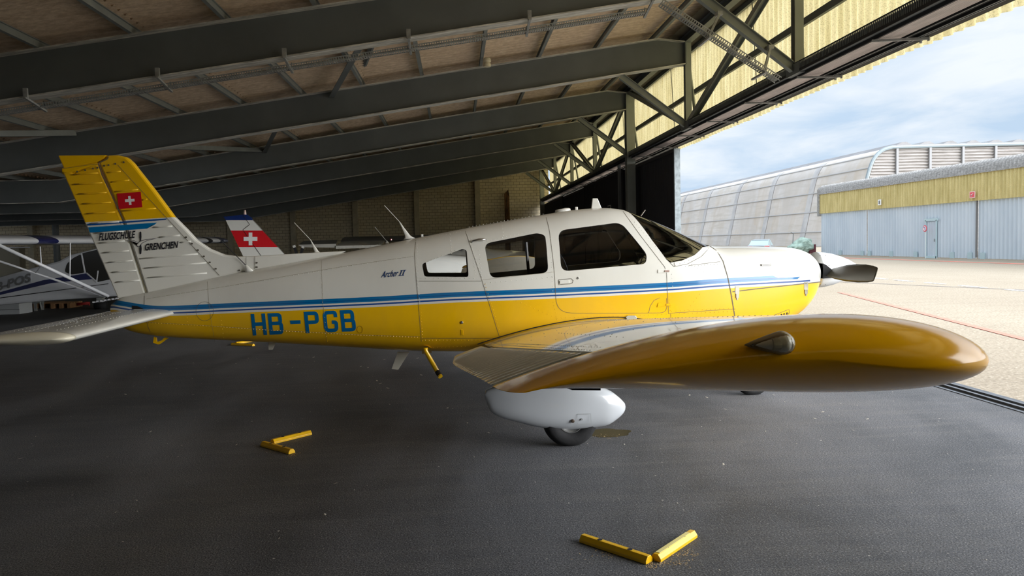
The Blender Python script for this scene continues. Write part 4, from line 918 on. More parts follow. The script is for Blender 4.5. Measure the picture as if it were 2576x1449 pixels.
# roof aerials
def whip(base, mid, tip, y, bw):
    b0, m0, t0 = [atY(*p, y) for p in (base, mid, tip)]; rg = []
    for t, r_ in ((0, bw), (.08, bw*.66), (.2, bw*.42), (.6, bw*.2), (1, bw*.09)):
        c_ = b0+(m0-b0)*t; sh = -(m0.x-b0.x)*0
        rg.append([(c_.x+r_*math.cos(q), y+r_*.35*math.sin(q), c_.z+r_*.10*math.cos(q)) for q in np.linspace(0, 2*math.pi, 13)[:-1]])
    mb = MB(); mb.loft(rg); o = mb.build('aerial_mast', M_whp, PL, smooth=True); mb = MB(); mb.tube([m0, t0], .0028, 6); mb.build('whip', M_whp, o)
whip((1030, 601), (1005, 558), (967, 517), CYP-.03, .055); whip((800, 640), (781, 603), (740, 560), CYP+.05, .045)
mb = MB(); mb.tube([atY(619, 668, CYP-.06), atY(552, 601, CYP-.06)], .0035, 6); o = mb.build('short_whip', M_dark, PL); mb = MB(); b0 = atY(628, 679, CYP-.07); mb.loft([[(b0.x+r_*math.cos(q)+dx, b0.y+r_*.4*math.sin(q), b0.z+dz) for q in np.linspace(0, 2*math.pi, 13)[:-1]] for r_, dx, dz in ((.045, 0, -.015), (.022, -.012, .012), (.008, -.03, .045))]); mb.build('aerial_base', M_whp, o, smooth=True)
mb = MB(); mb.prism(plate([(1487, 526), (1490, 499), (1503, 499), (1514, 526)], 0), fy_, -.012, .012); mb.build('blade_aerial', M_whp, PL, bevel=.006)
mb = MB(); b0 = atY(1416, 529, CYP); mb.loft([[(b0.x+r_*math.cos(q), CYP+r_*.7*math.sin(q), b0.z+.006*math.cos(q)+dz) for q in np.linspace(0, 2*math.pi, 21)[:-1]] for r_, dz in ((.075, -.02), (.07, .008), (.055, .014), (.02, .016))]); mb.build('dome_aerial', M_whp, PL, smooth=True)
mb = MB(); mb.box(atY(1450, 526, CYP), (.025, .03, .04)); mb.box(atY(1062, 593, CYP), (.02, .02, .03)); mb.build('roof_vent', M_whp, PL, bevel=.004)
mb = MB(); mb.tube([atY(1612, 543, CYP), atY(1623, 528, CYP)], .006, 8); mb.build('temperature_probe', M_chrome, PL)
# ------------------------------------------------------------------ cabin inside
M_seat = mat('grey_leather', rgb(130, 130, 130), .38, var=.1, vscale=6); M_pan = mat('panel_black', rgb(32, 32, 34), .5)
for sx_, hh, lab in ((.93, 1.40, 'front'), (.20, 1.36, 'rear')):
    for s_ in (-1, 1):
        y = CYP+s_*.25; rg = []
        for t in np.linspace(0, 1, 10):
            z = .80+(hh-.80)*t; xx = sx_+.10-.14*t; w_ = .20*(1-.30*max(0, (t-.7)/.3)**2); th = .055*(1-.6*max(0, (t-.8)/.2)**2)
            rg.append([(xx+th*math.copysign(abs(math.cos(q))**.6, math.cos(q)), y+w_*math.copysign(abs(math.sin(q))**.6, math.sin(q)), z) for q in np.linspace(0, 2*math.pi, 25)[:-1]])
        mb = MB(); mb.loft(rg); mb.box((sx_+.32, y, .84), (.44, .42, .12)); mb.build('seat', M_seat, PL, autosmooth=50)
mb = MB(); mb.loft([[(x, CYP+s_*w_, z) for s_, w_, z in ((-1, .50, .95), (-1, .50, zt), (-.5, .40, zt+.06), (.5, .40, zt+.06), (1, .50, zt), (1, .50, .95))] for x, zt in ((1.72, 1.24), (1.78, 1.27), (2.15, 1.28), (2.25, 1.26))]); mb.build('instrument_panel', M_pan, PL)
mb = MB(); mb.box((1.66, CYP, 1.04), (.02, .9, .02))
for s_ in (-1, 1):
    y = CYP+s_*.25; mb.tube([(1.5, y, 1.12), (1.74, y, 1.12)], .012, 8)
    mb.tube([(1.5, y+.15*math.cos(q), 1.14+.12*math.sin(q)) for q in np.linspace(math.pi*.85, math.pi*2.15, 16)], .012, 8)
mb.build('control_yoke', M_pan, PL)
mb = MB(); mb.tube([atY(1598, 575, CYP-.3)+Vector((0, 0, .04)), atY(1598, 588, CYP-.3)], .01, 6); mb.box(atY(1653, 590, CYP+.1), (.05, .10, .07)); mb.build('compass', M_pan, PL)
mb = MB(); mb.tube([(.60, CYP-.50, 1.50), (.62, CYP-.52, 1.15), (.68, CYP-.50, .9)], .014, 6); mb.build('seat_belt', M_pan, PL)
# ------------------------------------------------------------------ white and blue high wing aeroplane at the left
HC = Vector((-8.3, 17.6, 0)); Hh = Vector((.98, -.199, 0)); Hr = Vector((-.199, -.98, 0))
HP = empty('light_aeroplane', HC, 'white and blue strut braced high wing tailwheel aeroplane behind the yellow fin', 'aeroplane')
def onplane(px, py, P0, n):
    d = Vector(ray(px, py)); o = Vector((0, 0, EYE)); t = (P0-o).dot(n)/d.dot(n); return o+d*t
hs = lambda a, b, o_=.36: onplane(a, b, HC+Hr*o_, Hr)
def hprism(px, hw_, m, name, parent=HP, bevel=0, o_=.36, thick=None):
    mb = MB(); P = [hs(a, b, o_) for a, b in px]; n = len(P); q = [p-Hr*(thick or 2*hw_) for p in P]
    mb.add(P+q, [(i, (i+1) % n, n+(i+1) % n, n+i) for i in range(n)]+[tuple(range(n))[::-1], tuple(range(n, 2*n))]); return mb.build(name, m, parent, bevel=bevel)
M_hw = mat('high_wing_white', rgb(214, 216, 220), .3, coat=.5, var=.05); M_hb = mat('high_wing_navy', rgb(24, 32, 84), .25, coat=.6); M_hgl = mat('dark_cabin_glass', rgb(44, 44, 42), .12, spec=.7); M_hg = mat('letter_grey', rgb(112, 112, 112), .5)
body = hprism([(-330, 800), (-330, 745), (-120, 722), (0, 696), (83, 673), (147, 656), (174, 641), (203, 634), (243, 624), (300, 618), (345, 640), (420, 668), (440, 690), (430, 730), (390, 748), (290, 746), (120, 757), (0, 768)], .36, M_hw, 'fuselage', bevel=.05)
for nm, px in (('rear_window', round_poly([(163, 684), (168, 664), (184, 649), (204, 639), (213, 686), (180, 691)], 6)), ('side_window', [(207, 637), (245, 628), (300, 628), (345, 655), (345, 690), (272, 704), (243, 710), (216, 687)])):
    hprism(px, .01, M_hgl, nm, o_=.365, thick=.012)
for nm, px, m in (('stripe', [(-120, 768), (0, 735), (108, 705), (190, 692), (215, 688), (231, 702), (130, 712), (0, 742), (-120, 772)], M_hb), ('stripe', [(0, 748.5), (272, 713), (272, 714.6), (0, 750.5)], M_dark), ('frame_tube', [(216, 686), (219, 686), (245, 709), (242, 711)], M_hw), ('frame_tube', [(245, 681), (247.5, 681), (244, 710), (241, 710)], M_hw), ('frame_tube', [(203, 638), (206, 637), (215, 686), (212, 688)], M_hw)):
    hprism(px, .01, m, nm, o_=.372, thick=.014)
M_hpan = hprism([(-60, 727), (0, 701), (76, 682), (78, 709), (0, 730), (-60, 750)], .01, mat('pale_grey_panel', rgb(176, 180, 186), .3), 'letter_panel', o_=.366, thick=.012)
textbox('HB-POS', (-34, 741), (77, 709), 23, .05, lambda a, b, o_=.0: hs(a, b, .374), 0, .035).build('registration_letters', M_hg, HP, fix=False)
def wr_(s_, le=.45, te=-1.15, z=1.76):
    r_ = wing_ring(0, -1.6, 0, 0, 0, .12, .03, 0, 1, 14); return [HC+Hr*s_+Hh*(le+p[0])+Vector((0, 0, z+p[2])) for p in r_]
def spanpos(px): p = onplane(px, 600, HC+Hh*.45, Hh); return (p-HC).dot(Hr)
bands = [(5.4, M_hw), (spanpos(12), M_dark if False else M_hw), (spanpos(98), M_hb), (spanpos(148), M_hw), (spanpos(525), M_dark), (spanpos(536), M_hw), (spanpos(574), M_hb), (-5.45, None)]
for i in range(len(bands)-1):
    a, m = bands[i]; b = bands[i+1][0]; mb = MB(); mb.loft([wr_(a), wr_(b)]); mb.build('wing_panel', m, HP, autosmooth=40)
mb = MB(); mb.loft([wr_(-5.45), [p*.5+(HC+Hh*.0-Hr*5.5+Vector((0, 0, 1.78)))*.5 for p in wr_(-5.6)]]); mb.build('wing_tip', M_hb, HP, autosmooth=50)
A = HC+Hr*2.62+Hh*.36+Vector((0, 0, 1.70)); B = hs(272, 745, .42); A2 = HC+Hr*2.62-Hh*.55+Vector((0, 0, 1.70))
M_str = mat('strut_white', rgb(222, 224, 228), .3, coat=.4)
def hstr(p, q, r_, nm='strut'): mb = MB(); mb.tube([p, q], r_, 8); mb.build(nm, M_str, HP, smooth=True)
hstr(A, B, .035); hstr(A2, B+Vector((-.05, 0, -.01)), .022)
m1 = A+(B-A)*.36; m2 = A+(B-A)*.62; hstr(m1, m1+Vector((0, 0, .36))+Hr*.0, .012, 'jury_strut'); hstr(m2, m2+Vector((.05, 0, .72)), .014, 'jury_strut'); hstr(m1, A2+(B-A2)*.5, .012, 'jury_strut')
hstr(HC+Hr*3.0-Hh*.9+Vector((0, 0, 1.66)), HC+Hr*.3-Hh*.9+Vector((0, 0, 1.66)), .014, 'control_rod')
mb = MB()
for k in range(7): mb.box(B+Hh*(-.32+.09*k)+Vector((0, 0, -.12+.012*k)), (.05, .1, .03))
mb.build('step_plate', M_str, HP)
for s_ in (-1, 1):
    mb = MB(); mb.lathe(HC+Hr*(s_*.85)+Hh*1.75+Vector((0, 0, .24)), Hr, [(-.08, .1), (-.08, .2), (-.04, .24), (.04, .24), (.08, .2), (.08, .1)], 20); mb.build('wheel', M_rub, HP); mb = MB(); mb.tube([HC+Hr*(s_*.85)+Hh*1.75+Vector((0, 0, .24)), HC+Hr*(s_*.3)+Hh*1.7+Vector((0, 0, .7))], .03, 8); mb.build('gear_leg', M_str, HP)
# ------------------------------------------------------------------ aeroplane with the red and white cross fin
Y2 = 18.0; SP = empty('light_aeroplane', (-3.5, Y2, 0), 'glossy white aeroplane whose fin carries a red band with white cross', 'aeroplane')
sp2 = lambda a, b, o_=.04: atY(a, b, Y2-o_)
def band(px, m, nm, par=SP, th=.08, o_=.04, y=Y2, bevel=0):
    mb = MB(); P = [atY(a, b, y-o_) for a, b in px]; n = len(P); q = [p+Vector((0, th, 0)) for p in P]; mb.add(P+q, [(i, (i+1) % n, n+(i+1) % n, n+i) for i in range(n)]+[tuple(range(n))[::-1], tuple(range(n, 2*n))]); return mb.build(nm, m, par, bevel=bevel)
M_gw = mat('gloss_white', rgb(222, 222, 216), .08, coat=1.0); M_gr = mat('gloss_red', rgb(206, 34, 42), .1, coat=1.0); M_gb = mat('gloss_navy', rgb(30, 50, 110), .1, coat=1.0)
def xl(y): return 565+(y-548)*.482
def xr(y): return 630+(y-548)*.925
for y0, y1, m, nm in ((554, 580, M_gw, 'fin_band'), (580, 621.5, M_gr, 'fin_band'), (621.5, 700, M_gw, 'fin_band')): band([(xl(y0), y0), (xr(y0), y0), (xr(y1), y1), (xl(y1), y1)], m, nm)
band([(562, 545), (578, 544), (612, 539.5), (622, 540), (632, 547), (xr(554), 554), (xl(554), 554)], M_gb, 'fin_cap')
band([(625.5, 585), (634.5, 585), (634.5, 596), (647, 596), (647, 606), (634.5, 606), (634.5, 617), (625.5, 617), (625.5, 606), (613, 606), (613, 596), (625.5, 596)], mat('cross_white', rgb(232, 232, 230), .3), 'fin_cross', th=.01, o_=.05)
mb = MB()
f2 = lambda a, b, o_=0: atY(a, b, Y2-.048); addrib(mb, [(611, 540), (628, 565), (611, 578), (657, 644)], 1.2, f2); mb.build('rudder_gap', M_dark, SP, fix=False)
mb = MB(); b0 = atY(616.5, 539, Y2); mb.lathe(b0, (0, 0, 1), [(-.02, .03), (.04, .028), (.09, .022), (.10, 0)], 12); mb.build('beacon', mat('beacon_pale', rgb(220, 190, 180), .3), SP)
def lbody(y, st, m, par, nm='fuselage'):         # simple lofted body: (x, z low, z high, half width)
    mb = MB(); mb.loft([[(x, y+w_*math.copysign(abs(math.cos(q))**.8, math.cos(q)), (a+b)/2+(b-a)/2*math.copysign(abs(math.sin(q))**.8, math.sin(q))) for q in np.linspace(0, 2*math.pi, 25)[:-1]] for x, a, b, w_ in st]); return mb.build(nm, m, par, smooth=True)
lbody(Y2, [(-5.0, .95, 1.05, .04), (-4.4, .8, 1.18, .14), (-3.2, .6, 1.28, .32), (-2.2, .5, 1.32, .5), (-.8, .45, 1.34, .56), (.4, .5, 1.2, .5), (1.1, .7, 1.05, .3)], M_gw, SP)
mb = MB(); mb.loft([wing_ring(-.3, -1.5, Y2+s_, .62+abs(s_)*.05, .6+abs(s_)*.05, .13, .02, 0, 1, 12) for s_ in (-3.6, -.4, .4, 4.4)]); mb.build('wing', M_gw, SP, autosmooth=40)
mb = MB(); mb.loft([wing_ring(-4.2, -4.9, Y2+s_, 1.08, 1.08, .1, 0, 0, 1, 10) for s_ in (-1.4, 1.4)]); mb.build('tailplane', M_gw, SP, autosmooth=40)
for x, y in ((-.9, Y2-1.2), (-.9, Y2+1.2), (.6, Y2)):
    mb = MB(); mb.lathe((x, y-.07, .2), (0, 1, 0), [(0, .05), (0, .17), (.03, .2), (.11, .2), (.14, .17), (.14, .05)], 18); mb.build('wheel', M_rub, SP); mb = MB(); mb.tube([(x, y, .2), (x, y, .65)], .03, 8); mb.build('gear_leg', M_gw, SP)
# three bladed nose farther back
Y3 = 21.0; NP = empty('light_aeroplane', (-4.4, Y3+2, 0), 'distant aeroplane showing only black propeller blades with white tips', 'aeroplane')
c3 = atY(752, 655, Y3)
for a, b in (((749, 640), (739, 617)), ((756, 640), (763, 619)), ((752, 662), (752, 690))):
    p, q = atY(*a, Y3), atY(*b, Y3); mb = MB(); mb.bar(c3, q, .07, .015, (0, 1, 0)); bl = mb.build('propeller_blade', M_dark, NP); mb = MB(); mb.bar(q+(p-q)*.25-Vector((0, .004, 0)), q-Vector((0, .004, 0)), .075, .02, (0, 1, 0)); mb.build('blade_tip', M_gw, bl)
mb = MB(); mb.lathe(c3-Vector((0, 0, .34)), (0, 1, 0), [(-.25, 0), (-.15, .08), (0, .12), (.02, .34), (.8, .42), (1.4, .46), (2.6, .25), (3.2, .05), (3.3, 0)], 24); mb.build('fuselage', M_gw, NP, smooth=True)
for dx, dy in ((-.9, 1.2), (.9, 1.2), (0, .3)):
    mb = MB(); mb.lathe((c3.x+dx, Y3+dy, .2), (1, 0, 0), [(-.06, .05), (-.06, .18), (0, .2), (.06, .18), (.06, .05)], 16); mb.build('wheel', M_rub, NP); mb = MB(); mb.tube([(c3.x+dx, Y3+dy, .2), (c3.x+dx*.5, Y3+dy, 1.1)], .03, 8); mb.build('gear_leg', M_gw, NP)
# aeroplane whose ribbed wing shows above the yellow one's back
Y4 = 25.0; QP = empty('light_aeroplane', (-2.4, Y4, 0), 'distant aeroplane with pale ribbed wing and thin whip aerial before the block wall', 'aeroplane')
wa = lambda px, z, y: Vector(((atY(px, 620, y)).x, y, z))
mb = MB(); mb.loft([[wa(a, z, y) for a, z, y in ((750, 1.60, 24.0), (760, 1.52, 23.9), (846, 1.48, 23.9), (846, 1.60, 24.0))], [wa(a, z, y) for a, z, y in ((764, 1.72, 25.4), (766, 1.66, 25.4), (850, 1.66, 25.4), (850, 1.74, 25.4))]]); mb.build('wing', M_gw, QP)
mb = MB(); x0 = wa(846, 0, 23.9).x; x1 = wa(960, 0, 23.9).x
n = 34
vs = []
for i in range(n*2+1):
    x = x0+(x1-x0)*i/(n*2); b = .012 if i % 2 else 0; vs += [(x, 23.8, 1.455-b), (x, 23.84, 1.53+b), (x, 25.4, 1.70)]
mb.add(vs, [(3*i+j, 3*i+3+j, 3*i+4+j, 3*i+1+j) for i in range(n*2) for j in range(2)]); mb.build('ribbed_flap', M_gw, QP, fix=False)
mb = MB(); mb.loft([wing_ring(26.6, 25.2, 0, 1.66, 1.62, .14, .02, 0, 1, 10)]*1+[wing_ring(26.6, 25.2, 0, 1.66, 1.62, .14, .02, 0, 1, 10)])
mb.v = [(-3.7 if i < len(mb.v)//2 else .8, p[0], p[2]+.06) for i, p in enumerate(mb.v)]; mb.build('upper_wing_skin', mat('grey_wing', rgb(90, 92, 92), .35), QP, autosmooth=40)
lbody(Y4+.6, [(-3.4, .95, 1.1, .1), (-2.6, .7, 1.3, .3), (-1.5, .5, 1.45, .5), (-.2, .5, 1.68, .52), (1.2, .5, 1.3, .5), (2.4, .6, 1.2, .3)], M_gw, QP)
mb = MB(); mb.tube([atY(973, 607, Y4), atY(943, 571, Y4)], .012, 6); mb.lathe(atY(974, 612, Y4), (0, 0, 1), [(0, .06), (.05, .04), (.09, 0)], 10); mb.build('whip', M_gw, QP); mb = MB(); mb.lathe(atY(984, 603, Y4), (0, 0, 1), [(-.02, .04), (.02, .04), (.04, 0)], 10); mb.build('beacon', M_gr, QP)
for x in (-1.6, 1.4):
    mb = MB(); mb.lathe((x, Y4+.5, .2), (0, 1, 0), [(0, .05), (0, .18), (.06, .2), (.12, .18), (.12, .05)], 16); mb.build('wheel', M_rub, QP); mb = MB(); mb.tube([(x, Y4+.56, .2), (x, Y4+.56, .7)], .03, 8); mb.build('gear_leg', M_gw, QP)
# ------------------------------------------------------------------ clutter beneath the high wing aeroplane
def gbox(x0, x1, yb, yt, dep, m, name, lab, cat):
    a = atZ(x0, yb); b = atZ(x1, yb); Y = max(a.y, b.y); a = atY(x0, yb, Y); b = atY(x1, yb, Y); t = atY(x0, yt, Y).z; mb = MB(); mb.box(((a.x+b.x)/2, Y+dep/2, t/2), (abs(b.x-a.x), dep, t)); o = mb.build(name, m, bevel=.01); tag(o, lab, cat); return o, a, b, t, Y
o, a, b, t, Y = gbox(-40, 50, 793, 766, .6, mat('dull_white_box', rgb(178, 182, 184), .6), 'storage_box', 'low white storage box under the tail of the high wing aeroplane', 'box')
mb = MB(); mb.box(((a.x+b.x)/2, Y-.003, t*.45), (abs(b.x-a.x)*1.0, .006, .008)); mb.build('lid_seam', M_dark, o)
tl = empty('trolley', atZ(72, 783), 'small grey metal trolley beside the white storage box', 'trolley'); c_ = atZ(72, 783)
mb = MB(); mb.box(c_+Vector((0, .2, .22)), (.42, .4, .04)); mb.build('deck', M_galv, tl)
for dx in (-.17, .17):
    for dy in (.03, .36): mb = MB(); mb.box(c_+Vector((dx, dy, .10)), (.06, .06, .2)); mb.build('leg', M_galv, tl)
mb = MB(); mb.tube([c_+Vector((.2, 0, .2)), c_+Vector((.3, 0, .24)), c_+Vector((.34, 0, .02))], .02, 8); mb.build('handle', M_galv, tl)
for px, nm in ((108, 'left'), (152, 'right')):
    c_ = atZ(px, 776); e = empty('wooden_pallet', c_, 'wooden pallet, the %s of the two under the high wing aeroplane' % nm, 'pallet', 'wooden pallets'); wd = mat('pallet_wood', rgb(150, 112, 76), .8, var=.3)
    for k in range(5): mb = MB(); mb.box(c_+Vector((0, .08+.14*k, .14)), (.55, .09, .02)); mb.build('board', wd, e)
    for dx in (-.22, 0, .22): mb = MB(); mb.box(c_+Vector((dx, .36, .065)), (.08, .7, .13)); mb.build('bearer', wd, e)
c_ = atZ(210, 772); mb = MB(); mb.tube([c_+Vector((.16*math.cos(q), .1*math.sin(q), .05+.035*q/6.3)) for q in np.linspace(0, 14, 40)], .02, 8); tag(mb.build('air_hose', mat('red_hose', rgb(150, 36, 34), .5), smooth=True), 'coiled red hose on the floor behind the yellow aeroplane tail', 'hose')
c_ = atZ(240, 778); mb = MB(); mb.tube([c_+Vector((0, 0, .1)), c_+Vector((.3, 0, .1))], .1, 14); o = mb.build('compressor', M_dark, smooth=True); tag(o, 'small dark compressor on the floor beside the red hose', 'compressor')
mb = MB(); mb.box(c_+Vector((.15, 0, .25)), (.16, .14, .12)); mb.build('motor', M_galvd, o)
mb = MB(); a = atY(0, 683, 38); mb.box((a.x-.0, 38.2, .95), (1.9, .5, 1.9)); tag(mb.build('pale_wall_cuboid', mat('pale_cuboid', rgb(160, 154, 136), .6), bevel=.01), 'added pale cupboard against the far wall at the left edge', 'cuboid')  # pale box added in place of a brighter piece of far wall
# ------------------------------------------------------------------ yellow corner stops bolted to the floor
M_stop = mat('yellow_stop', rgb(236, 184, 0), .35, coat=.3, var=.1, vscale=9); M_refl = mat('pale_reflective', rgb(240, 226, 150), .4)
def stop(p, q, lab, w_=.055, h_=.036, strip_=False, holes=2):
    p = Vector((p[0], p[1], 0)); q = Vector((q[0], q[1], 0)); d = (q-p).normalized(); e = empty('floor_stop', p, lab, 'floor stop', 'yellow floor stops')
    mb = MB(); pr = [(-w_/2, .001), (w_/2, .001), (w_/2, h_*.45), (w_*.22, h_), (-w_*.22, h_), (-w_/2, h_*.45)]; mb.sweep(pr, p, q); mb.build('stop_bar', M_stop, e, bevel=.002)
    for i in range(holes):
        c_ = p+(q-p)*((i+.5)/holes*.9+.05); mb = MB(); mb.lathe(c_+Vector((0, 0, h_-.004)), (0, 0, 1), [(0, .012), (.0055, .012), (.0056, 0)], 12); mb.build('bolt_hole', M_dark, e)
    if strip_:
        nn = d.cross(Vector((0, 0, 1))); mb = MB(); mb.bar(p+Vector((0, 0, h_+.001))+d*.02, q+Vector((0, 0, h_+.001))-d*.05, w_*.4, .002); mb.build('reflective_strip', M_refl, e)
stop((.590, 3.745), (.852, 3.440), 'yellow floor stop nearest the camera, left bar of its corner pair'); stop((.885, 3.455), (1.145, 3.725), 'yellow floor stop nearest the camera, right bar with pale strip', strip_=True)
stop((-1.51, 5.93), (-1.24, 5.655), 'dark yellow floor stop below the tail, front bar of its pair'); stop((-1.455, 5.975), (-1.215, 6.225), 'bright yellow floor stop below the tail, rear bar of its pair', strip_=False)
stop((-3.56, 12.35), (-3.17, 12.12), 'distant yellow floor stop seen under the fuselage, front bar'); stop((-3.53, 12.45), (-3.32, 12.75), 'distant yellow floor stop seen under the fuselage, rear bar')
# small litter: flakes and dry grass, a damp stain
rnd = random.Random(3); mb = MB()
for i in range(260):
    x = rnd.uniform(-4.5, 3.5); y = rnd.uniform(2.4, 11); s_ = rnd.uniform(.002, .006)*(.5+y/8); a = rnd.uniform(0, 3.1); l = s_*rnd.choice((1, 1, 1.5, 3)); dx, dy = math.cos(a)*l, math.sin(a)*l
    mb.add([(x-dx, y-dy, .001), (x+dy*.5, y-dx*.5, .002), (x+dx, y+dy, .003+s_*.4), (x-dy*.4, y+dx*.4, .002)], [(0, 1, 2, 3)])
o = mb.build('floor_litter', mat('litter_white', rgb(196, 190, 176), .8), fix=False); tag(o, 'tiny pale flakes of litter scattered over the dark floor', 'litter', kind='stuff')
mb = MB()
for (cx, cy, sx_, sy_, n) in ((.95, 3.42, .10, .03, 60), (1.02, 3.52, .09, .03, 70), (.70, 3.56, .12, .04, 60), (.86, 3.40, .03, .03, 40), (-1.22, 5.63, .03, .03, 50), (-1.38, 5.74, .1, .03, 30), (1.1, 5.75, .08, .06, 40)):
    for i in range(n):
        x = cx+rnd.gauss(0, sx_*.6); y = cy+rnd.gauss(0, sy_*.7); a = rnd.uniform(0, 6.3); l = rnd.uniform(.004, .014); c0 = Vector((x, y, .001)); c1 = c0+Vector((math.cos(a)*l, math.sin(a)*l, rnd.uniform(0, .006))); w_ = Vector((-math.sin(a), math.cos(a), 0))*.0012; mb.add([c0-w_, c1-w_, c1+w_, c0+w_], [(0, 1, 2, 3)])
o = mb.build('dry_grass', mat('dry_grass', rgb(196, 168, 120), .8), fix=False); tag(o, 'dry grass bits caught along the yellow floor stops', 'dry grass', kind='stuff')
mb = MB(); pts = []
for q in np.linspace(0, 2*math.pi, 41)[:-1]: r_ = 1+.25*mnoise.noise(Vector((math.cos(q)*1.5, math.sin(q)*1.5, 2))); pts.append((1.15+.17*r_*math.cos(q), 5.86+.13*r_*math.sin(q), .0012))
mb.add(pts, [tuple(range(40))]); tag(mb.build('damp_stain', mat('damp_olive', rgb(66, 60, 44), .18), fix=False), 'olive damp stain on the floor beside the main wheel', 'stain')
# ------------------------------------------------------------------ outside: apron markings, blue hangar, arched hangar, car, covered heap
HX = 27.5
def strip(mb, a, b, w_, z=.003):
    a = Vector((*a, 0)); b = Vector((*b, 0)); d = (b-a).normalized(); n = Vector((-d.y, d.x, 0))*w_/2
    mb.quad(a-n+Vector((0, 0, z)), b-n+Vector((0, 0, z)), b+n+Vector((0, 0, z)), a+n+Vector((0, 0, z)))
M_red = mat('red_paint_line', rgb(226, 128, 110), .8, var=.15, vscale=4); M_wht = mat('white_paint_line', rgb(236, 236, 236), .8, var=.1)
M_seam = mat('tar_seam', rgb(96, 94, 104), .7)
mb = MB(); strip(mb, (9.9, 19.3), (7.2, 7.6), .13); strip(mb, (7.2, 7.6), (6.2, 2.5), .13); tag(mb.build('painted_line', M_red), 'faded red guide line on the apron next to the open door', 'marking')
mb = MB(); strip(mb, (24.6, 56), (24.9, 30), .35); tag(mb.build('painted_line', M_red), 'faded red line running along the foot of the blue hangar', 'marking')
mb = MB(); strip(mb, (10.9, 26.5), (16.4, 12.4), .07); tag(mb.build('tar_seam', M_seam), 'dark tar seam crossing the apron beside white dashes', 'marking')
for p, lab in (((2192, 2230), 'nearest the propeller tip'), ((2251, 2298), 'second from the propeller'), ((2330, 2375), 'in the middle of the row'), ((2415, 2478), 'fourth from the propeller'), ((2532, 2620), 'at the right edge of the picture')):
    a, b = p; ya = 699+(a-2192)*.0865; yb_ = 699+(b-2192)*.0865
    P0 = atZ(a, ya); P1 = atZ(b, yb_); mb = MB(); strip(mb, P0.xy, P1.xy, .16)
    tag(mb.build('painted_dash', M_wht), 'short white painted dash on the apron, '+lab, 'marking', 'white apron dashes')
# blue hangar: facade along x = 27.5
bh = empty('blue_hangar', (HX, 44, 0), 'long low hangar with pale blue corrugated doors and an olive yellow fascia', 'building')
M_blue = mat('pale_blue_sheet', rgb(204, 214, 222), .6, color2=rgb(190, 202, 212), vscale=.8, stretch=(1, 1, .3))
M_olive = fascia_mat('olive_yellow_sheet', rgb(226, 210, 150), rgb(196, 180, 118), 0)
M_rough = mat('weathered_roof_sheet', rgb(176, 174, 172), .95, color2=rgb(128, 126, 122), vscale=8, stretch=(1, 1, 3))
def corrf(mb, x, y0, y1, z0, z1, per, amp): corr_sheet(mb, x, y0, y1, z0, z1, per, amp)
Y1 = 56.3
for a, b in ((20, 30.3), (30.35, 38.85), (38.95, 49.9), (49.95, Y1)):
    mb = MB(); corrf(mb, HX, a, b, .05, 3.2, .30, .05); mb.build('sliding_door', M_blue, bh, smooth=True, fix=False)
mb = MB(); corrf(mb, HX-.12, 20, Y1+.1, 3.10, 4.58, .26, .05); mb.build('fascia', M_olive, bh, smooth=True, fix=False)
mb = MB(); vs = []
n = int((Y1+.3-20)/.26*6)
for i in range(n+1):
    y = 20+(Y1+.3-20)*i/n; s_ = .055*math.sin(2*math.pi*y/.26)
    vs += [(HX-.20+s_*.5, y, 4.52), (HX-.12+s_, y, 5.02), (HX+.1, y, 5.16+s_), (HX+14, y, 5.16+s_+1.2)]
mb.add(vs, [(4*i+j, 4*i+4+j, 4*i+5+j, 4*i+1+j) for i in range(n) for j in range(3)]); mb.build('roof', M_rough, bh, smooth=True, fix=False)
mb = MB(); mb.box((HX+7, Y1+.05, 2.5), (14, .12, 5.0)); mb.box((HX-.1, Y1+.15, 3.9), (.3, .25, 2.0)); mb.build('side_wall', M_rough, bh)
mb = MB(); mb.box((HX-.06, 38.9, 1.65), (.1, .06, 3.1)); mb.build('door_joint', mat('joint_grey', rgb(120, 118, 116), .7), bh)
for y in (22, 26.5, 30.0, 30.8, 35.2, 38.4, 39.4, 40.9, 44.3, 46.9, 49.5, 50.4, 53.4):
    mb = MB(); mb.box((HX-.08, y, .2), (.05, .34, .34)); mb.build('roller_cover', mat('cover_blue', rgb(176, 196, 200), .6), bh)
dr = empty('personnel_door', (0, 0, 0), None, None); dr.parent = bh; dr.location = (-.1, -1.25, 0)      # in the facade near y = 42.75
fy = 42.75
for (y, z, dy, dz) in ((fy+.5, 1.1, .07, 2.2), (fy-.5, 1.1, .07, 2.2), (fy, 2.22, 1.25, .14), (fy, .06, 1.1, .12)):
    mb = MB(); mb.box((HX-.11, y, z), (.06, dy, dz)); mb.build('frame', mat('frame_blue', rgb(184, 206, 210), .6), dr)
mb = MB(); corrf(mb, HX-.07, fy-.46, fy+.46, .1, 2.1, .22, .03); mb.build('door_leaf', M_blue, dr, smooth=True, fix=False)
mb = MB(); mb.bar((HX-.16, fy-.38, .95), (HX-.16, fy-.38, 1.12), .04, .05); mb.build('handle', M_galv, dr)
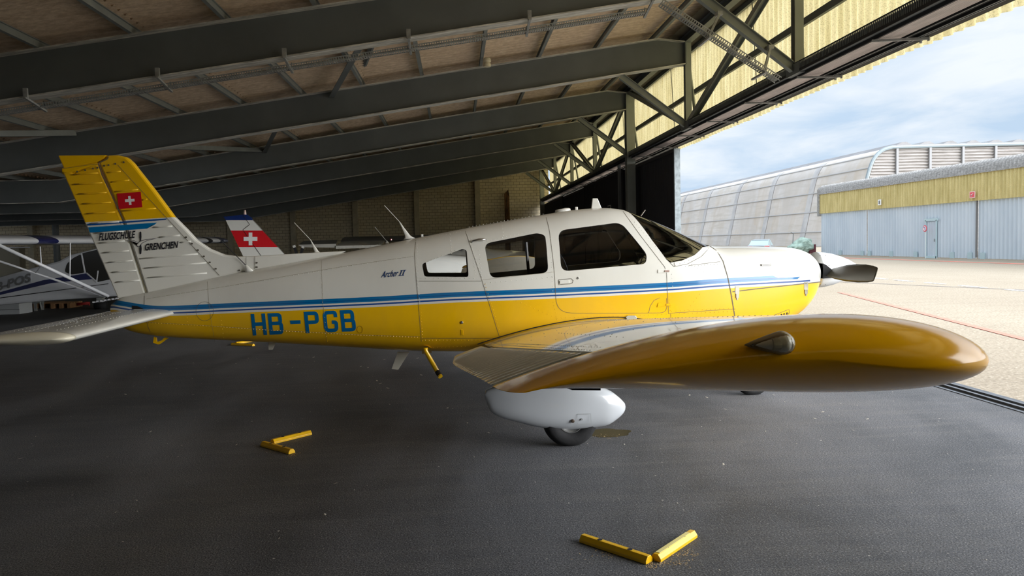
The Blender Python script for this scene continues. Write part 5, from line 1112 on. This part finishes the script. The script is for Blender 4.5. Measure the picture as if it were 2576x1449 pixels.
# signs
def disc(mb, c, r, x, seg=28, th=.02): mb.lathe((x, c[0], c[1]), (-1, 0, 0), [(0, 0), (0, r), (th, r), (th, 0)], seg)
sg = empty('round_sign', (HX-.4, 42.8, 0), 'round no entry style sign with red rim on a slim post before the small door', 'sign')
mb = MB(); mb.tube([(HX-.4, 42.8, 0), (HX-.4, 42.8, 1.7)], .03, 8); mb.build('post', mat('pale_post', rgb(216, 226, 226), .5), sg)
mb = MB(); disc(mb, (42.8, 1.72), .19, HX-.44); mb.build('rim', mat('sign_red', rgb(216, 90, 104), .5), sg)
mb = MB(); disc(mb, (42.8, 1.72), .135, HX-.465, th=.01); mb.build('face', mat('sign_white', rgb(244, 226, 232), .5), sg)
mb = MB(); mb.box((HX-.48, 42.76, 1.72), (.006, .05, .16)); mb.box((HX-.48, 42.84, 1.78), (.006, .07, .05)); mb.build('symbol', mat('sign_blue', rgb(90, 110, 160), .5), sg)
sg = empty('extinguisher_sign', (HX-.25, 38.9, 3.4), 'square red extinguisher sign on the olive fascia above the door joint', 'sign')
mb = MB(); mb.box((HX-.25, 39.0, 3.42), (.03, .42, .34)); mb.build('border', mat('sign_pale', rgb(236, 200, 200), .5), sg)
mb = MB(); mb.box((HX-.27, 39.0, 3.42), (.01, .35, .27)); mb.build('panel', mat('sign_red2', rgb(222, 84, 92), .5), sg)
mb = MB(); mb.bar((HX-.28, 39.1, 3.34), (HX-.28, 38.9, 3.50), .03, .006, (1, 0, 0)); mb.box((HX-.28, 39.05, 3.40), (.006, .06, .12)); mb.build('symbol', mat('sign_pale', rgb(236, 200, 200), .5), sg)
sg = empty('number_sign', (HX-.25, 48.3, 3.5), 'small white number sign with an eight on the olive fascia', 'sign')
mb = MB(); mb.box((HX-.25, 47.95, 3.50), (.03, .36, .36)); mb.build('panel', mat('white_sign', rgb(240, 240, 236), .5), sg)
mb = MB()
for zc in (3.45, 3.55):
    pts = [(HX-.275, 47.95+.045*math.cos(a), zc+.048*math.sin(a)) for a in np.linspace(0, 2*math.pi, 13)]; mb.tube(pts, .012, 5, cap=False)
mb.build('figure', M_dark, sg)
# arched hangar
GY = 90.0; AP = [(47.7, 0), (48.25, 2.5), (48.8, 5), (49.4, 7.9), (49.75, 9.2), (50.2, 10.3), (50.8, 11.05), (51.6, 11.55), (52.6, 11.8)]
fx = pchip([p[1] for p in AP], [p[0] for p in AP])
ah = empty('arched_hangar', (47.7, 150, 0), 'huge weathered grey concrete arched hangar with a louvred gable', 'building')
def shell_mat():
    m = bpy.data.materials.new('weathered_concrete_shell'); m.use_nodes = True; t = NT(m.node_tree); b = t.n['Principled BSDF']
    co = t.new('ShaderNodeTexCoord').outputs['Object']
    n = t.noise(t.mapping(co, (.3, .22, .05)), 1.0, 4, .6, .3); n2 = t.noise(t.mapping(co, (.5, .12, 1.6)), 1.3, 5, .65)
    blk = t.new('ShaderNodeTexVoronoi'); t.l.new(t.mapping(co, (0, .22, .16)), blk.inputs['Vector']); blk.inputs['Scale'].default_value = 1.0; blk.distance = 'CHEBYCHEV'
    c = t.mix(t.ramp(n, [(.38, g3(0)), (.62, g3(1))]), rgb(196, 185, 172), rgb(212, 206, 200))
    c = t.mix(t.ramp(n2, [(.45, g3(0)), (.62, g3(.6))]), c, rgb(188, 180, 168))
    bw = t.new('ShaderNodeRGBToBW'); t.l.new(blk.outputs['Color'], bw.inputs[0])
    c = t.mix(t.math('MULTIPLY', t.math('GREATER_THAN', bw.outputs[0], .5), .25), c, rgb(200, 200, 202))
    t.l.new(c, b.inputs['Base Color']); b.inputs['Roughness'].default_value = .9
    return m
M_shell = shell_mat(); zs = [0, 1.2, 2.5, 3.8, 5, 6.5, 7.9, 8.6, 9.2, 9.8, 10.3, 10.7, 11.05, 11.35, 11.55, 11.7, 11.8]
mb = MB(); rings = [[(fx(z), y, z) for z in zs] for y in np.linspace(GY, 330, 30)]; mb.loft(rings, closed=False); mb.build('shell', M_shell, ah, smooth=True, fix=False)
mb = MB()                                        # saw-tooth shed roof above the shell
vs = []; nn = 0
for k in range(19):
    x0 = 52.6+k*2.9
    for (dx, z) in ((0, 11.8), (1.15, 12.38), (1.7, 12.42), (2.9, 11.82)): vs.append((x0+dx, z+.018*k))
mb2 = [Vector((x, GY-.3, z)) for x, z in vs]; mb3 = [Vector((x, 330, z)) for x, z in vs]
mb.loft([mb2, mb3], closed=False)
for k in range(19):
    q = mb2[4*k:4*k+4]; mb.add(q, [(0, 1, 2, 3)])
mb.build('shed_roof', mat('shed_grey', rgb(132, 132, 134), .9, var=.15, vscale=.6), ah, fix=False)
mb = MB()                                        # gable wall with horizontal boards
zg = np.arange(0, 11.8, .09)
vs = []
for i, z in enumerate(zg):
    off = -.10 if i % 4 < 2 else .06
    vs += [(fx(z)+.35, GY+off, z), (107, GY+off, z)]
mb.add(vs, [(2*i, 2*i+1, 2*i+3, 2*i+2) for i in range(len(zg)-1)]); mb.build('gable_boarding', mat('grey_board', rgb(166, 162, 160), .9, color2=rgb(130, 126, 122), vscale=1.2, stretch=(.3, 1, 5)), ah, fix=False)
for x in (53.2, 57.35, 61.5, 65.65, 69.8, 73.95, 78.1, 82.2):
    mb = MB(); mb.box((x, GY-.22, 6), (.28, .2, 11.7)); mb.build('gable_post', mat('post_grey', rgb(140,141,143), .8), ah)
mb = MB(); mb.tube([(fx(z), GY-.2, z) for z in zs]+[(60, GY-.2, 11.9), (107, GY-.2, 12.1)], .22, 8); mb.build('gable_rim', mat('rim_pale', rgb(132, 144, 150), .7), ah)
for z in (1.9, 4.6, 7.2, 9.4, 10.9):
    mb = MB(); mb.tube([(fx(z)-.03, GY, z), (fx(z)-.03, 330, z)], .09, 6); mb.build('purlin_strip', mat('strip_pale', rgb(176, 176, 176), .9), ah)
for y in (104, 118, 133, 149, 166, 186, 210):
    mb = MB(); rr = [[(fx(z)-.05, y+d, z) for z in zs] for d in (-.8, .8)]; mb.loft(rr, closed=False); mb.build('concrete_rib', mat('rib_blue_grey', rgb(196, 194, 192), .9, color2=rgb(178, 176, 176), vscale=.6), ah, smooth=True, fix=False)
# parked coupe seen from behind
car = empty('parked_car', (23.5, 58, 0), 'silver coupe with red tail lights parked in front of the arched hangar', 'car')
Rz = Matrix.Rotation(math.radians(-28), 3, 'Z')
def cp(x, y, z): return Vector((23.5, 58, 0))+Rz@Vector((x, y, z))
secs = []                                        # y from tail (-2.1) to nose (2.1)
for y, wz, zt in ((-2.1, .78, .78), (-2.0, .84, .86), (-1.5, .86, .88), (-1.0, .86, .86), (1.0, .86, .84), (1.6, .84, .72), (2.1, .70, .55)):
    secs.append([cp(a*wz, y, b) for a, b in ((-1, .25), (-1.02, .5), (-.98, zt-.06), (-.9, zt), (.9, zt), (.98, zt-.06), (1.02, .5), (1, .25))])
mb = MB(); mb.loft(secs); M_carp = mat('silver_car_paint', rgb(150, 158, 162), .25, .4); mb.build('car_body', M_carp, car, autosmooth=35)
mb = MB(); mb.loft([[cp(a*w_, y, z) for a, z in ((-1, .84), (-.86, zt), (.86, zt), (1, .84))] for y, w_, zt in ((-1.75, .74, .85), (-.85, .72, 1.22), (.2, .70, 1.27), (1.15, .74, .84))]); mb.build('cabin', mat('car_glass', rgb(150, 180, 186), .1, spec=.8), car)
mb = MB(); mb.loft([[cp(a*w_, y, z) for a, z in ((-1, zt-.03), (-.9, zt+.02), (.9, zt+.02), (1, zt-.03))] for y, w_, zt in ((-.95, .64, 1.19), (.3, .63, 1.27))]); mb.build('car_roof', M_carp, car)
for s_ in (-1, 1):
    mb = MB(); mb.box(cp(s_*.62, -2.09, .72), (.34, .08, .14), Rz); mb.build('tail_light', mat('tail_red', rgb(206, 50, 60), .3), car)
    for y in (-1.35, 1.35):
        mb = MB(); mb.lathe(cp(s_*.72, y, .31), Rz@Vector((s_, 0, 0)), [(0, 0), (0, .31), (.18, .31), (.18, .2), (.14, .18), (.14, 0)], 20); mb.build('wheel', M_dark, car)
mb = MB(); mb.box(cp(0, -2.1, .72), (.8, .05, .12), Rz); mb.build('boot_panel', M_dark, car)
# covered heap
hp = empty('covered_equipment', (26.3, 57.2, 0), 'equipment heap under a crumpled pale green tarpaulin beside the blue hangar', 'tarpaulin')
bm = bmesh.new(); bmesh.ops.create_icosphere(bm, subdivisions=5, radius=1)
for v in bm.verts:
    p = v.co.copy(); r = 1+.22*mnoise.noise(p*2.1)+.10*mnoise.noise(p*5)+.05*abs(mnoise.noise(p*11))
    v.co = Vector((p.x*1.0*r, p.y*.8*r, max(-.02, (p.z*.62*r+.55)+.18*math.sin(p.x*3+1))))
me = bpy.data.meshes.new('tarpaulin'); bm.to_mesh(me); bm.free(); me.polygons.foreach_set('use_smooth', [True]*len(me.polygons))
me.materials.append(mat('green_tarpaulin', rgb(178, 200, 186), .7, color2=rgb(124, 146, 134), vscale=3)); o = bpy.data.objects.new('tarpaulin', me); COL.objects.link(o); o.parent = hp
mb = MB(); mb.box((26.95, 56.9, .45), (.5, .5, .7)); mb.box((26.85, 56.6, .75), (.3, .1, .1)); mb.build('engine_block', mat('dark_red_engine', rgb(96, 44, 50), .6), hp)
mb = MB(); mb.tube([(25.55, 57.0, .9), (25.6, 57.0, 1.65), (25.4, 57.0, 1.75)], .03, 6); mb.build('aerial_rod', M_steel, hp)
